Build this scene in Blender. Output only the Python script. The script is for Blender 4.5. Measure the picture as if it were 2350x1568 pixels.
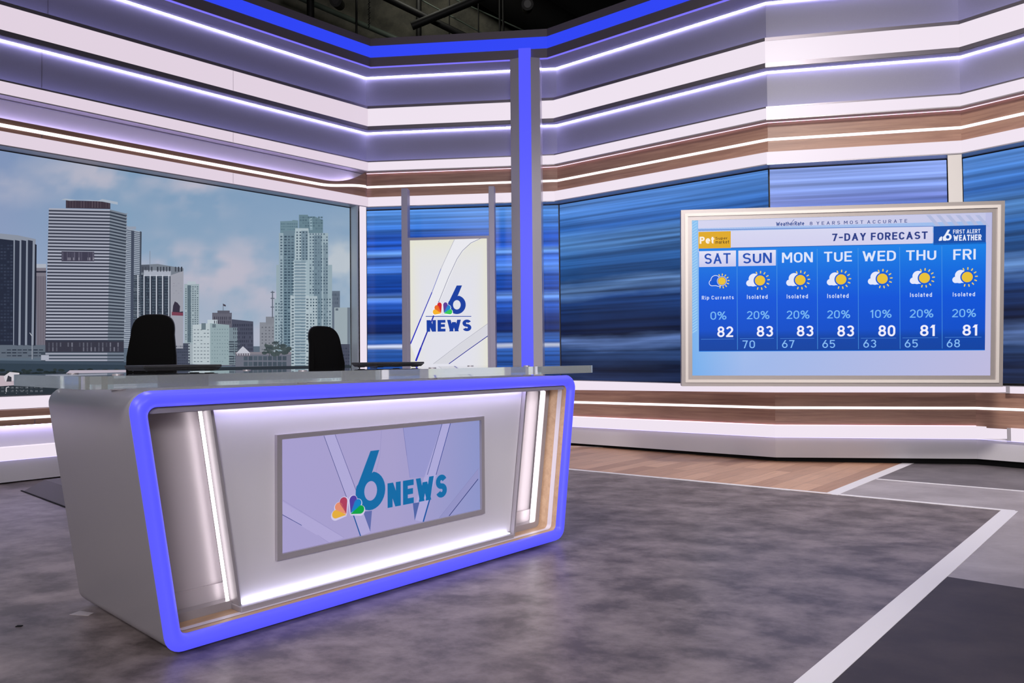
import bpy, bmesh, math, random
from mathutils import Vector, Matrix

# ------------------------------------------------------------------ clear
for o in list(bpy.data.objects):
    bpy.data.objects.remove(o, do_unlink=True)
SC = bpy.context.scene
COL = SC.collection

# ------------------------------------------------------------------ camera
FPX = 1714.0                       # focal length in pixels of a 2350 x 1568 frame
CAM_H = 1.15
PITCH = math.atan((823 - 784) / FPX)
ROLL = math.radians(-0.55)
_F = Vector((0, math.cos(PITCH), math.sin(PITCH)))
_U = Vector((0, -math.sin(PITCH), math.cos(PITCH)))
_X = Vector((1, 0, 0))
RX = math.cos(ROLL) * _X + math.sin(ROLL) * _U
RU = -math.sin(ROLL) * _X + math.cos(ROLL) * _U
CC = Vector((0, 0, CAM_H))
cam_data = bpy.data.cameras.new('camera')
cam_data.sensor_width = 36.0
cam_data.lens = 36.0 * FPX / 2350.0
cam_data.clip_start = 0.05
cam = bpy.data.objects.new('camera', cam_data)
COL.objects.link(cam)
cam.matrix_world = Matrix(((RX.x, RU.x, -_F.x, CC.x), (RX.y, RU.y, -_F.y, CC.y), (RX.z, RU.z, -_F.z, CC.z), (0, 0, 0, 1)))
SC.camera = cam

# ------------------------------------------------------------------ world, exposure, studio lamps and added fills
W = bpy.data.worlds.new('studio_dark'); SC.world = W; W.use_nodes = True
W.node_tree.nodes['Background'].inputs[0].default_value = (0.02, 0.02, 0.025, 1)
W.node_tree.nodes['Background'].inputs[1].default_value = 0.25
SC.view_settings.view_transform = 'Standard'
SC.view_settings.look = 'None'
SC.view_settings.gamma = 1.0
SC.view_settings.exposure = 0.0
SC.view_settings.use_curve_mapping = False


def lamp(name, loc, target, size, power, color, spread=180):
    d = bpy.data.lights.new(name, 'AREA')
    d.shape = 'DISK'; d.size = size; d.energy = power; d.color = color
    d.spread = math.radians(spread)
    o = bpy.data.objects.new(name, d); COL.objects.link(o)
    o.location = loc
    v = Vector(target) - Vector(loc)
    o.rotation_euler = v.to_track_quat('-Z', 'Y').to_euler()
    return o


lamp('studio_key_light', (-3.4, -1.8, 5.2), (-0.5, 4.2, 0.8), 1.6, 40, (1.0, 0.95, 0.94), 80)
lamp('added_front_fill', (0.8, -5.2, 3.6), (0.6, 8.5, 2.0), 2.6, 120, (1.0, 0.95, 0.97), 90)  # added fill behind the camera to brighten upright surfaces
lamp('added_desk_front_fill', (4.6, -2.6, 4.2), (0.2, 4.0, 0.6), 1.2, 9, (1.0, 0.95, 0.97), 34)  # added fill from the right, brightens the desk front
lamp('studio_desk_light', (-1.6, 3.6, 6.0), (-1.2, 4.2, 1.0), 0.9, 34, (1.0, 0.94, 0.88), 100)
lamp('studio_weather_light', (2.4, 2.6, 5.9), (4.0, 7.4, 1.6), 0.8, 74, (1.0, 0.94, 0.88), 80)
lamp('studio_floor_light', (1.8, 3.0, 6.2), (2.2, 5.6, 0.0), 1.4, 24, (1.0, 0.95, 0.95), 100)
lamp('added_rear_fill', (-1.6, 12.6, 8.4), (-0.6, 15.0, 6.2), 0.4, 11, (1.0, 0.98, 0.86))  # added lamp that lifts the rear concrete out of black


# ------------------------------------------------------------------ helpers
def lin(c):
    r = []
    for x in c[:3]:
        x = x / 255.0
        r.append(x / 12.92 if x <= 0.04045 else ((x + 0.055) / 1.055) ** 2.4)
    return r


def ray(x, y):
    return RX * ((x - 1175) / FPX) + RU * ((784 - y) / FPX) + _F


def on_plane(x, y, P, n):
    d = ray(x, y)
    return CC + d * ((P - CC).dot(n) / d.dot(n))


def on_floor(x, y, z=0.0):
    d = ray(x, y)
    return CC + d * ((z - CAM_H) / d.z)


ROOTM = {}


def tag(o, label=None, cat=None, group=None, kind=None):
    if label: o['label'] = label
    if cat: o['category'] = cat
    if group: o['group'] = group
    if kind: o['kind'] = kind
    return o


def thing(name, loc, rz=0.0, label=None, cat=None, group=None, kind=None):
    o = bpy.data.objects.new(name, None); COL.objects.link(o)
    o.empty_display_size = 0.1
    o.location = loc; o.rotation_euler = (0, 0, rz)
    ROOTM[o] = Matrix.Translation(Vector(loc)) @ Matrix.Rotation(rz, 4, 'Z')
    return tag(o, label, cat, group, kind)


class MB:
    """collects faces (world or local points) for ONE mesh"""
    def __init__(s):
        s.v = []; s.f = []; s.uv = []; s.col = []; s.mi = []

    def face(s, pts, uv=None, col=None, mi=0):
        b = len(s.v)
        s.v += [Vector(p) for p in pts]
        s.f.append(list(range(b, b + len(pts))))
        s.uv.append(uv); s.col.append(col); s.mi.append(mi)

    def hexa(s, p, uv=None):
        """p: 8 points, 0-3 bottom loop, 4-7 top loop"""
        for q in ((3, 2, 1, 0), (4, 5, 6, 7), (0, 1, 5, 4), (1, 2, 6, 5), (2, 3, 7, 6), (3, 0, 4, 7)):
            s.face([p[i] for i in q], [uv[i] for i in q] if uv else None)

    def box(s, x0, x1, y0, y1, z0, z1):
        s.hexa([(x0, y0, z0), (x1, y0, z0), (x1, y1, z0), (x0, y1, z0), (x0, y0, z1), (x1, y0, z1), (x1, y1, z1), (x0, y1, z1)])

    def prism(s, a, b):
        """two matching outlines a, b -> closed solid"""
        n = len(a)
        s.face(list(reversed(a))); s.face(b)
        for i in range(n):
            j = (i + 1) % n
            s.face([a[i], a[j], b[j], b[i]])

    def loft(s, rings, close_u=True, caps=True):
        n = len(rings[0])
        for k in range(len(rings) - 1):
            for i in range(n if close_u else n - 1):
                j = (i + 1) % n
                s.face([rings[k][i], rings[k][j], rings[k + 1][j], rings[k + 1][i]])
        if caps:
            s.face(list(reversed(rings[0]))); s.face(rings[-1])

    def tube(s, a, b, r, n=10, r2=None):
        a, b = Vector(a), Vector(b)
        d = (b - a).normalized()
        x = d.orthogonal().normalized(); y = d.cross(x)
        r2 = r if r2 is None else r2
        ring = lambda c, rr: [c + x * (rr * math.cos(2 * math.pi * i / n)) + y * (rr * math.sin(2 * math.pi * i / n)) for i in range(n)]
        s.loft([ring(a, r), ring(b, r2)])

    def build(s, name, mat, parent=None, merge=True, smooth=False, bevel=0, seg=2):
        me = bpy.data.meshes.new(name)
        root = parent
        while root is not None and root.parent is not None:
            root = root.parent
        inv = ROOTM[root].inverted() if root in ROOTM else Matrix.Identity(4)
        me.from_pydata([inv @ v for v in s.v], [], s.f)
        mats = mat if isinstance(mat, (list, tuple)) else [mat]
        for m in mats: me.materials.append(m)
        for p, i in zip(me.polygons, s.mi): p.material_index = i
        if any(u is not None for u in s.uv):
            L = me.uv_layers.new(name='UVMap')
            for p, u in zip(me.polygons, s.uv):
                if u:
                    for li, q in zip(p.loop_indices, u): L.data[li].uv = q
        if any(c is not None for c in s.col):
            A = me.color_attributes.new('picture', 'FLOAT_COLOR', 'CORNER')
            for p, c in zip(me.polygons, s.col):
                cs = c if isinstance(c, list) else [c or (0, 0, 0)] * len(p.loop_indices)
                for li, q in zip(p.loop_indices, cs): A.data[li].color = (*q, 1)
        if merge and not any(c is not None for c in s.col):
            bm = bmesh.new(); bm.from_mesh(me)
            bmesh.ops.remove_doubles(bm, verts=bm.verts, dist=1e-5)
            bmesh.ops.recalc_face_normals(bm, faces=bm.faces)
            if bevel:
                bmesh.ops.bevel(bm, geom=[e for e in bm.edges if len(e.link_faces) == 2 and e.calc_face_angle(0) > 0.6], offset=bevel, segments=seg, affect='EDGES', profile=0.6)
            bm.to_mesh(me); bm.free()
        if smooth:
            for p in me.polygons: p.use_smooth = True
            me.set_sharp_from_angle(angle=math.radians(40))
        o = bpy.data.objects.new(name, me); COL.objects.link(o)
        if parent is not None: o.parent = parent
        return o


# ------------------------------------------------------------------ materials
def new_mat(name):
    m = bpy.data.materials.new(name); m.use_nodes = True
    nt = m.node_tree
    return m, nt, nt.nodes['Principled BSDF']


def plain(name, rgb, rough=0.5, metal=0.0, spec=0.5, coat=0.0, noise=0.0, nscale=60):
    m, nt, b = new_mat(name)
    c = lin(rgb)
    b.inputs['Base Color'].default_value = (*c, 1)
    b.inputs['Roughness'].default_value = rough
    b.inputs['Metallic'].default_value = metal
    b.inputs['Specular IOR Level'].default_value = spec
    b.inputs['Coat Weight'].default_value = coat
    if noise:
        tc = nt.nodes.new('ShaderNodeTexCoord'); n = nt.nodes.new('ShaderNodeTexNoise')
        n.inputs['Scale'].default_value = nscale; n.inputs['Detail'].default_value = 4
        nt.links.new(tc.outputs['Object'], n.inputs['Vector'])
        mp = nt.nodes.new('ShaderNodeMapRange')
        mp.inputs[3].default_value = 1 - noise; mp.inputs[4].default_value = 1 + noise
        nt.links.new(n.outputs[0], mp.inputs[0])
        mx = nt.nodes.new('ShaderNodeMix'); mx.data_type = 'RGBA'; mx.blend_type = 'MULTIPLY'; mx.inputs[0].default_value = 1
        mx.inputs[6].default_value = (*c, 1)
        nt.links.new(mp.outputs[0], mx.inputs[7])
        nt.links.new(mx.outputs[2], b.inputs['Base Color'])
    return m


def glow(name, rgb, strength=1.0, rough=0.4, base=(0.02, 0.02, 0.02), raw=None):
    m, nt, b = new_mat(name)
    b.inputs['Base Color'].default_value = (*base, 1)
    b.inputs['Roughness'].default_value = rough
    b.inputs['Specular IOR Level'].default_value = 0.3
    b.inputs['Emission Color'].default_value = (*(raw or lin(rgb)), 1)
    b.inputs['Emission Strength'].default_value = strength
    return m


def wood_mat(name, c1, c2, rough=0.45, coord='UV', sc=(0.5, 9.0, 1.0)):
    m, nt, b = new_mat(name)
    tc = nt.nodes.new('ShaderNodeTexCoord'); mp = nt.nodes.new('ShaderNodeMapping')
    mp.inputs['Scale'].default_value = sc
    nt.links.new(tc.outputs[coord], mp.inputs[0])
    n = nt.nodes.new('ShaderNodeTexNoise'); n.inputs['Scale'].default_value = 3.0
    n.inputs['Detail'].default_value = 7; n.inputs['Roughness'].default_value = 0.65; n.inputs['Distortion'].default_value = 0.6
    nt.links.new(mp.outputs[0], n.inputs['Vector'])
    r = nt.nodes.new('ShaderNodeValToRGB')
    r.color_ramp.elements[0].position = 0.3; r.color_ramp.elements[0].color = (*lin(c1), 1)
    r.color_ramp.elements[1].position = 0.72; r.color_ramp.elements[1].color = (*lin(c2), 1)
    nt.links.new(n.outputs[0], r.inputs[0])
    nt.links.new(r.outputs[0], b.inputs['Base Color'])
    b.inputs['Roughness'].default_value = rough
    return m


def picture_mat(name, strength=1.0, rough=0.35, spec=0.3):
    m, nt, b = new_mat(name)
    a = nt.nodes.new('ShaderNodeVertexColor'); a.layer_name = 'picture'
    b.inputs['Base Color'].default_value = (0.003, 0.003, 0.004, 1)
    b.inputs['Roughness'].default_value = rough
    b.inputs['Specular IOR Level'].default_value = spec
    nt.links.new(a.outputs[0], b.inputs['Emission Color'])
    b.inputs['Emission Strength'].default_value = strength
    return m


def streak_mat(name, stops, z0, z1, gain=1.0, warp=0.10, tilt=0.0):
    """moving-streak graphic of an LED video wall: colours by height, smeared sideways"""
    m, nt, b = new_mat(name)
    L = nt.links.new
    tc = nt.nodes.new('ShaderNodeTexCoord')
    sp = nt.nodes.new('ShaderNodeSeparateXYZ'); L(tc.outputs['UV'], sp.inputs[0])

    def noise(sx, sy, det, scale=1.0):
        mp = nt.nodes.new('ShaderNodeMapping'); mp.inputs['Scale'].default_value = (sx, sy, 1)
        mp.inputs['Rotation'].default_value = (0, 0, tilt)
        L(tc.outputs['UV'], mp.inputs[0])
        n = nt.nodes.new('ShaderNodeTexNoise'); n.inputs['Scale'].default_value = scale; n.inputs['Detail'].default_value = det
        L(mp.outputs[0], n.inputs['Vector'])
        return n.outputs[0]

    def mth(op, a, c):
        n = nt.nodes.new('ShaderNodeMath'); n.operation = op
        for i, q in enumerate((a, c)):
            if isinstance(q, (int, float)): n.inputs[i].default_value = q
            else: L(q, n.inputs[i])
        return n.outputs[0]
    n1 = noise(0.55, 3.0, 4)
    h = mth('ADD', sp.outputs[1], mth('MULTIPLY', mth('SUBTRACT', n1, 0.5), warp * 4))
    t = mth('DIVIDE', mth('SUBTRACT', h, z0), z1 - z0)
    r = nt.nodes.new('ShaderNodeValToRGB')
    el = r.color_ramp.elements
    st = sorted([((z - z0) / (z1 - z0), c) for z, c in stops])
    el[0].position = st[0][0]; el[0].color = (*lin(st[0][1]), 1)
    el[1].position = st[-1][0]; el[1].color = (*lin(st[-1][1]), 1)
    for p, c in st[1:-1]:
        e = el.new(p); e.color = (*lin(c), 1)
    L(t, r.inputs[0])
    n2 = noise(0.22, 17.0, 5)
    k = mth('MAXIMUM', mth('ADD', mth('MULTIPLY', n2, 3.0), -0.5), 0.25)
    mx = nt.nodes.new('ShaderNodeMix'); mx.data_type = 'RGBA'; mx.blend_type = 'MULTIPLY'; mx.inputs[0].default_value = 1
    L(r.outputs[0], mx.inputs[6]); L(k, mx.inputs[7])
    b.inputs['Base Color'].default_value = (0.012, 0.012, 0.016, 1)
    b.inputs['Roughness'].default_value = 0.22
    b.inputs['Specular IOR Level'].default_value = 0.2
    L(mx.outputs[2], b.inputs['Emission Color'])
    b.inputs['Emission Strength'].default_value = gain
    return m


def concrete(name, c1, c2, rough=0.38, scale=1.1):
    m, nt, b = new_mat(name)
    tc = nt.nodes.new('ShaderNodeTexCoord')
    mp = nt.nodes.new('ShaderNodeMapping'); mp.inputs['Rotation'].default_value = (0, 0, 0.75); mp.inputs['Scale'].default_value = (1.0, 1.35, 1)
    nt.links.new(tc.outputs['Object'], mp.inputs[0])
    n = nt.nodes.new('ShaderNodeTexNoise'); n.inputs['Scale'].default_value = scale; n.inputs['Detail'].default_value = 9
    n.inputs['Roughness'].default_value = 0.68; n.inputs['Distortion'].default_value = 0.1
    nt.links.new(mp.outputs[0], n.inputs['Vector'])
    r = nt.nodes.new('ShaderNodeValToRGB')
    r.color_ramp.elements[0].position = 0.39; r.color_ramp.elements[0].color = (*lin(c1), 1)
    r.color_ramp.elements[1].position = 0.63; r.color_ramp.elements[1].color = (*lin(c2), 1)
    nt.links.new(n.outputs[0], r.inputs[0]); nt.links.new(r.outputs[0], b.inputs['Base Color'])
    b.inputs['Roughness'].default_value = rough
    b.inputs['Specular IOR Level'].default_value = 0.45
    return m


M = {}
M['white_band'] = glow('white_light_panel', (240, 228, 241), 0.98, 0.35)
M['white_band_dim'] = glow('white_light_panel_left', (230, 214, 229), 0.95, 0.35)
M['led_line'] = glow('white_led_line', (255, 250, 255), 1.6)
M['cove_led'] = glow('lavender_led_tape', None, 46.0, raw=(0.56, 0.52, 1.0))
M['cove_led_low'] = glow('dim_lavender_led_tape', None, 4.0, raw=(0.42, 0.40, 1.0))
M['cove_led_left'] = glow('left_lavender_led_tape', None, 15.0, raw=(0.62, 0.54, 1.0))
M['top_led'] = glow('lavender_desk_led', None, 20.0, raw=(0.60, 0.58, 1.0))
M['desk_led'] = glow('warm_white_desk_led', None, 4.5, raw=(1.0, 0.93, 0.95))
M['panel_led'] = glow('cool_white_desk_led', None, 8.5, raw=(0.72, 0.71, 1.0))
M['cove_led_soft'] = glow('lavender_led_tape_soft', None, 1.8, raw=(0.55, 0.50, 1.0))
M['cove_led_pink'] = glow('pink_led_tape', None, 2.4, raw=(1.0, 0.62, 0.82))
M['blue_beam'] = glow('blue_light_panel', (46, 68, 245), 1.0, 0.35)
M['blue_column'] = glow('blue_column_light', (82, 86, 255), 1.0, 0.35)
M['blue_line'] = glow('blue_led_line', (125, 115, 255), 1.0)
M['blue_desk'] = glow('blue_desk_frame_light', (84, 84, 255), 0.95, 0.35, base=(0.04, 0.04, 0.12))
M['cove_grey'] = plain('grey_painted_panel', (138, 136, 150), 0.5, 0.1, 0.5, noise=0.04)
M['cove_white'] = plain('pale_painted_panel', (205, 202, 212), 0.5)
M['base_panel'] = plain('pale_grey_base_panel', (204, 200, 206), 0.42, 0.0)
M['lip'] = plain('dark_metal_trim', (140, 134, 144), 0.34, 0.6)
M['beam_dark'] = plain('dark_anodised_metal', (122, 114, 124), 0.42, 0.35)
M['silver'] = plain('silver_metallic_paint', (182, 177, 183), 0.38, 0.45)
M['silver_dark'] = plain('brushed_grey_metal', (166, 160, 165), 0.4, 0.35)
M['silver_soft'] = plain('satin_silver_panel', (208, 204, 210), 0.45, 0.12)
M['mirror_metal'] = plain('polished_grey_metal', (190, 182, 188), 0.40, 0.35)
M['jamb'] = plain('brushed_steel', (206, 202, 210), 0.34, 0.4)
M['reveal'] = plain('reveal_screen_tint', (206, 214, 222), 0.3, 0.0)  # bluish reflection of the skyline screen put into the base colour
M['black'] = plain('black_matte', (14, 14, 15), 0.8, 0, 0.2)
M['black_plastic'] = plain('black_plastic', (26, 26, 28), 0.45)
M['fabric'] = plain('black_fabric', (9, 9, 10), 0.95, 0, 0.1, noise=0.15, nscale=400)
M['laptop'] = plain('charcoal_laptop_shell', (52, 52, 55), 0.5, 0.3)
M['chrome'] = plain('chrome', (215, 215, 220), 0.12, 1.0)
M['wood'] = wood_mat('brown_wood_veneer', (136, 100, 88), (176, 138, 118))
M['desk_wood'] = wood_mat('light_oak_veneer', (172, 138, 108), (198, 164, 132), coord='Object', sc=(1.2, 9, 9))
M['inlay'] = plain('pale_inlay_strip', (208, 200, 208), 0.4)
M['white_line'] = plain('white_floor_tape', (244, 240, 244), 0.45)
M['kiosk_frame'] = plain('lavender_grey_metal', (172, 168, 190), 0.42, 0.15)
M['cream_trim'] = plain('cream_white_trim', (226, 220, 216), 0.4)
M['monitor_grey'] = plain('warm_grey_frame', (176, 168, 166), 0.4, 0.35)
M['monitor_cream'] = plain('cream_frame_bevel', (226, 218, 212), 0.4, 0.1)
M['concrete'] = concrete('grey_concrete_vinyl', (82, 73, 73), (139, 127, 128), scale=3.0)
M['concrete_dark'] = concrete('dark_grey_vinyl', (96, 90, 94), (124, 116, 121), scale=2)
M['concrete_light'] = concrete('light_grey_vinyl', (156, 148, 152), (182, 174, 178), scale=1.5)
M['concrete_black'] = concrete('charcoal_brown_vinyl', (50, 42, 41), (66, 57, 55), rough=0.5, scale=3)
M['riser'] = plain('dark_grey_riser', (96, 90, 94), 0.6)
M['rear_concrete'] = concrete('unlit_concrete_block', (92, 92, 84), (130, 128, 114), 0.9, 1.5)
M['pipe'] = plain('black_steel_pipe', (22, 22, 22), 0.6)
M['pipe_green'] = plain('dull_green_conduit', (86, 98, 88), 0.5)
M['pic'] = picture_mat('screen_picture', 1.0, 0.5, 0.1)
M['pic_sky'] = picture_mat('skyline_screen_picture', 0.92, 0.3, 0.25)
gl, nt, b = new_mat('clear_acrylic')
b.inputs['Base Color'].default_value = (0.94, 0.97, 0.97, 1)
b.inputs['Roughness'].default_value = 0.02
b.inputs['Transmission Weight'].default_value = 1.0
b.inputs['IOR'].default_value = 1.49
M['acrylic'] = gl
ge, nt, b = new_mat('brightened_acrylic_edge')  # pale diffuse share imitates bright refraction along the slab edges
b.inputs['Base Color'].default_value = (0.88, 0.94, 0.94, 1)
b.inputs['Roughness'].default_value = 0.03
b.inputs['Transmission Weight'].default_value = 0.80
b.inputs['IOR'].default_value = 1.49
M['acrylic_edge'] = ge

# floor planks
m, nt, b = new_mat('wood_plank_floor')
tc = nt.nodes.new('ShaderNodeTexCoord'); mp = nt.nodes.new('ShaderNodeMapping')
nt.links.new(tc.outputs['UV'], mp.inputs[0])
br = nt.nodes.new('ShaderNodeTexBrick')
br.inputs['Color1'].default_value = (*lin((222, 176, 146)), 1)
br.inputs['Color2'].default_value = (*lin((178, 134, 110)), 1)
br.inputs['Mortar'].default_value = (*lin((150, 112, 92)), 1)
br.inputs['Scale'].default_value = 1.0
br.inputs['Mortar Size'].default_value = 0.002
br.inputs['Brick Width'].default_value = 1.1
br.inputs['Row Height'].default_value = 0.17
nt.links.new(mp.outputs[0], br.inputs['Vector'])
mp2 = nt.nodes.new('ShaderNodeMapping'); mp2.inputs['Scale'].default_value = (1.2, 14, 1)
nt.links.new(tc.outputs['UV'], mp2.inputs[0])
n = nt.nodes.new('ShaderNodeTexNoise'); n.inputs['Scale'].default_value = 2.5; n.inputs['Detail'].default_value = 6
nt.links.new(mp2.outputs[0], n.inputs['Vector'])
mr = nt.nodes.new('ShaderNodeMapRange'); mr.inputs[3].default_value = 0.72; mr.inputs[4].default_value = 1.2
nt.links.new(n.outputs[0], mr.inputs[0])
mx = nt.nodes.new('ShaderNodeMix'); mx.data_type = 'RGBA'; mx.blend_type = 'MULTIPLY'; mx.inputs[0].default_value = 1
nt.links.new(br.outputs[0], mx.inputs[6]); nt.links.new(mr.outputs[0], mx.inputs[7])
nt.links.new(mx.outputs[2], b.inputs['Base Color'])
b.inputs['Roughness'].default_value = 0.4
M['planks'] = m

# ------------------------------------------------------------------ plan of the set walls
PL = [Vector((-6.95, 4.92)), Vector((-1.95, 10.18)), Vector((0.585, 9.91)), Vector((2.80, 8.10)), Vector((4.70, 7.73)), Vector((6.35, 5.70))]
PLW = PL[:4] + [Vector((5.06, 7.66)), Vector((6.45, 5.81))]       # lower light boxes run a little longer
PLW[3] = Vector((2.835, 8.10))
PLB = PLW[:4] + [Vector((4.775, 7.715)), Vector((6.45, 5.66))]     # lower wood and base


def mp(P, k, d):
    """plan point k pushed d into the room, mitred"""
    def nrm(a, b_):
        t = (b_ - a).normalized()
        return Vector((t.y, -t.x))
    if k == 0: return P[0] + nrm(P[0], P[1]) * d
    if k == len(P) - 1: return P[k] + nrm(P[k - 1], P[k]) * d
    n1, n2 = nrm(P[k - 1], P[k]), nrm(P[k], P[k + 1])
    return P[k] + (n1 + n2) * (d / (1 + n1.dot(n2)))


def seg_geo(mb, P, i, d0, d1, za, zb, s0=0.0, s1=1.0):
    """slab along facet i between depth d0 (back) and d1 (front); za, zb = (z0, z1) at both ends; s0..s1 part of its length"""
    a0, a1, b0, b1 = mp(P, i, d0), mp(P, i, d1), mp(P, i + 1, d0), mp(P, i + 1, d1)
    A0, B0 = a0.lerp(b0, s0), a0.lerp(b0, s1)
    A1, B1 = a1.lerp(b1, s0), a1.lerp(b1, s1)
    za0 = [za[k] + (zb[k] - za[k]) * s0 for k in (0, 1)]
    zb0 = [za[k] + (zb[k] - za[k]) * s1 for k in (0, 1)]
    L = (b1 - a1).length
    v = lambda q, z: (q.x, q.y, z)
    u0, u1 = L * s0 + i * 7.3, L * s1 + i * 7.3
    mb.hexa([v(A0, za0[0]), v(B0, zb0[0]), v(B1, zb0[0]), v(A1, za0[0]), v(A0, za0[1]), v(B0, zb0[1]), v(B1, zb0[1]), v(A1, za0[1])],
            [(u0, za0[0] + .1), (u1, zb0[0] + .1), (u1, zb0[0]), (u0, za0[0]), (u0, za0[1] + .1), (u1, zb0[1] + .1), (u1, zb0[1]), (u0, za0[1])])


def band(name, mat, parent, P, i, d0, d1, za, zb=None, s0=0.0, s1=1.0, label=None, bevel=0):
    mb = MB(); seg_geo(mb, P, i, d0, d1, za, zb or za, s0, s1)
    o = mb.build(name, M[mat] if isinstance(mat, str) else mat, parent, bevel=bevel)
    if label: o['label'] = label
    return o


# ------------------------------------------------------------------ floor
fl = thing('floor', (0, 0, 0), kind='structure')
mb = MB(); mb.box(-14, 14, -6, 17, -0.1, 0.0); mb.build('concrete_field', M['concrete'], fl)
DB = Vector((-1.3133, 2.9241, 0)); DU = Vector((0.67186, 0.74068, 0)); DN = Vector((-0.74068, 0.67186, 0))


def floor_poly(name, mat, pts, z, uvdir=None):
    mb = MB()
    a = [Vector((p[0], p[1], 0.0)) for p in pts]; b_ = [Vector((p[0], p[1], z)) for p in pts]
    n = len(a)
    mb.face(b_, [(((p - DB).dot(DU)), ((p - DB).dot(DN))) for p in b_])
    for i in range(n):
        j = (i + 1) % n
        mb.face([a[i], a[j], b_[j], b_[i]])
    return mb.build(name, M[mat], fl)


FP = lambda x, y: on_floor(x, y)[:2]


def extend(p, q, k):
    p, q = Vector(p), Vector(q)
    return tuple(p + (q - p) * k)


# key floor points
A1 = FP(1300, 1076.5); A2 = FP(2318, 1172.5)
A0 = extend(A2, A1, 1.75)
J = FP(1908, 1135); K = FP(2088, 1062); K2 = extend(J, K, 1.25)
T1 = FP(2012, 1100); T2 = FP(2350, 1128); T3 = extend(T1, T2, 3.5)
C0 = FP(1862, 1572); C1 = extend(A2, C0, 1.8)
Bk1 = FP(2170, 1324); Bk2 = FP(2350, 1352); Bk3 = extend(Bk1, Bk2, 6)
far = (13.5, 3.0)
floor_poly('light_grey_inlay', 'concrete_light', [A2, J, T1, T3, Bk3, Bk1], 0.0012)
floor_poly('dark_grey_inlay', 'concrete_dark', [T1, K2, (13.5, 12.0), T3], 0.0018)
floor_poly('wood_plank_inlay', 'planks', [A0, J, K2, (4.4, 8.6), (0.5, 10.5), (-3.5, 12.0)], 0.0012)
floor_poly('charcoal_inlay', 'concrete_black', [C1, Bk1, Bk3, (9.0, -5.5), (-2.2, -5.5)], 0.0018)


def stripe(name, p, q, w, z=0.003):
    p, q = Vector(p), Vector(q); t = (q - p).normalized(); n = Vector((-t.y, t.x)) * w / 2
    floor_poly(name, 'white_line', [p - n, q - n, q + n, p + n], z)


stripe('white_line', A0, extend(A1, A2, 1.008), 0.045)
stripe('white_line', extend(C0, A2, 1.0), C1, 0.10, 0.0034)
stripe('white_line', J, K2, 0.10, 0.0034)
stripe('white_line', T1, T3, 0.04)
stripe('white_line', extend(K2, (0.55, 9.85), 0.0), (0.55, 9.80), 0.03, 0.0028)

# ------------------------------------------------------------------ studio shell
cl = MB(); cl.box(-14, 14, -6, 17, 9.0, 9.2)
o = cl.build('ceiling', M['black']); o['kind'] = 'structure'
for nm, bx, mt in (('wall_rear', (-14, 0.12, 15.0, 15.3, 0, 9.0), 'rear_concrete'), ('wall_rear_right', (0.12, 14, 14.6, 15.3, 0, 9.0), 'black'),
                   ('wall_side_left', (-14.3, -14, -6, 15.3, 0, 9.0), 'black'), ('wall_side_right', (14, 14.3, -6, 15.3, 0, 9.0), 'black'),
                   ('wall_front', (-14, 14, -6.3, -6, 0, 9.0), 'black')):
    mb = MB(); mb.box(*bx); o = mb.build(nm, M[mt]); o['kind'] = 'structure'

# ------------------------------------------------------------------ set walls, one per facet
BEAM_D = 0.22
FAC = ['wall_left', 'wall_back', 'wall_centre_right', 'wall_right', 'wall_far_right']
WALL = []
LOW = {  # heights of the lower bands at the plan points 0..5
    'wd1': (.83, .83, .856, .825, .822, .822), 'wd0': (.705, .72, .73, .756, .754, .754),
    'le1': (.632, .60, .583, .60, .602, .612), 'le0': (.605, .573, .553, .574, .576, .586),
    'wo0': (.545, .40, .383, .406, .410, .414), 'we1': (.336, .36, .38, .398, .404, .404), 'we0': (.213, .24, .256, .274, .278, .278),
    'ba0': (-.0, .03, .036, .051, .068, .10)}


def lo(a, b_, i): return (LOW[a][i], LOW[b_][i]), (LOW[a][i + 1], LOW[b_][i + 1])


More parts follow.
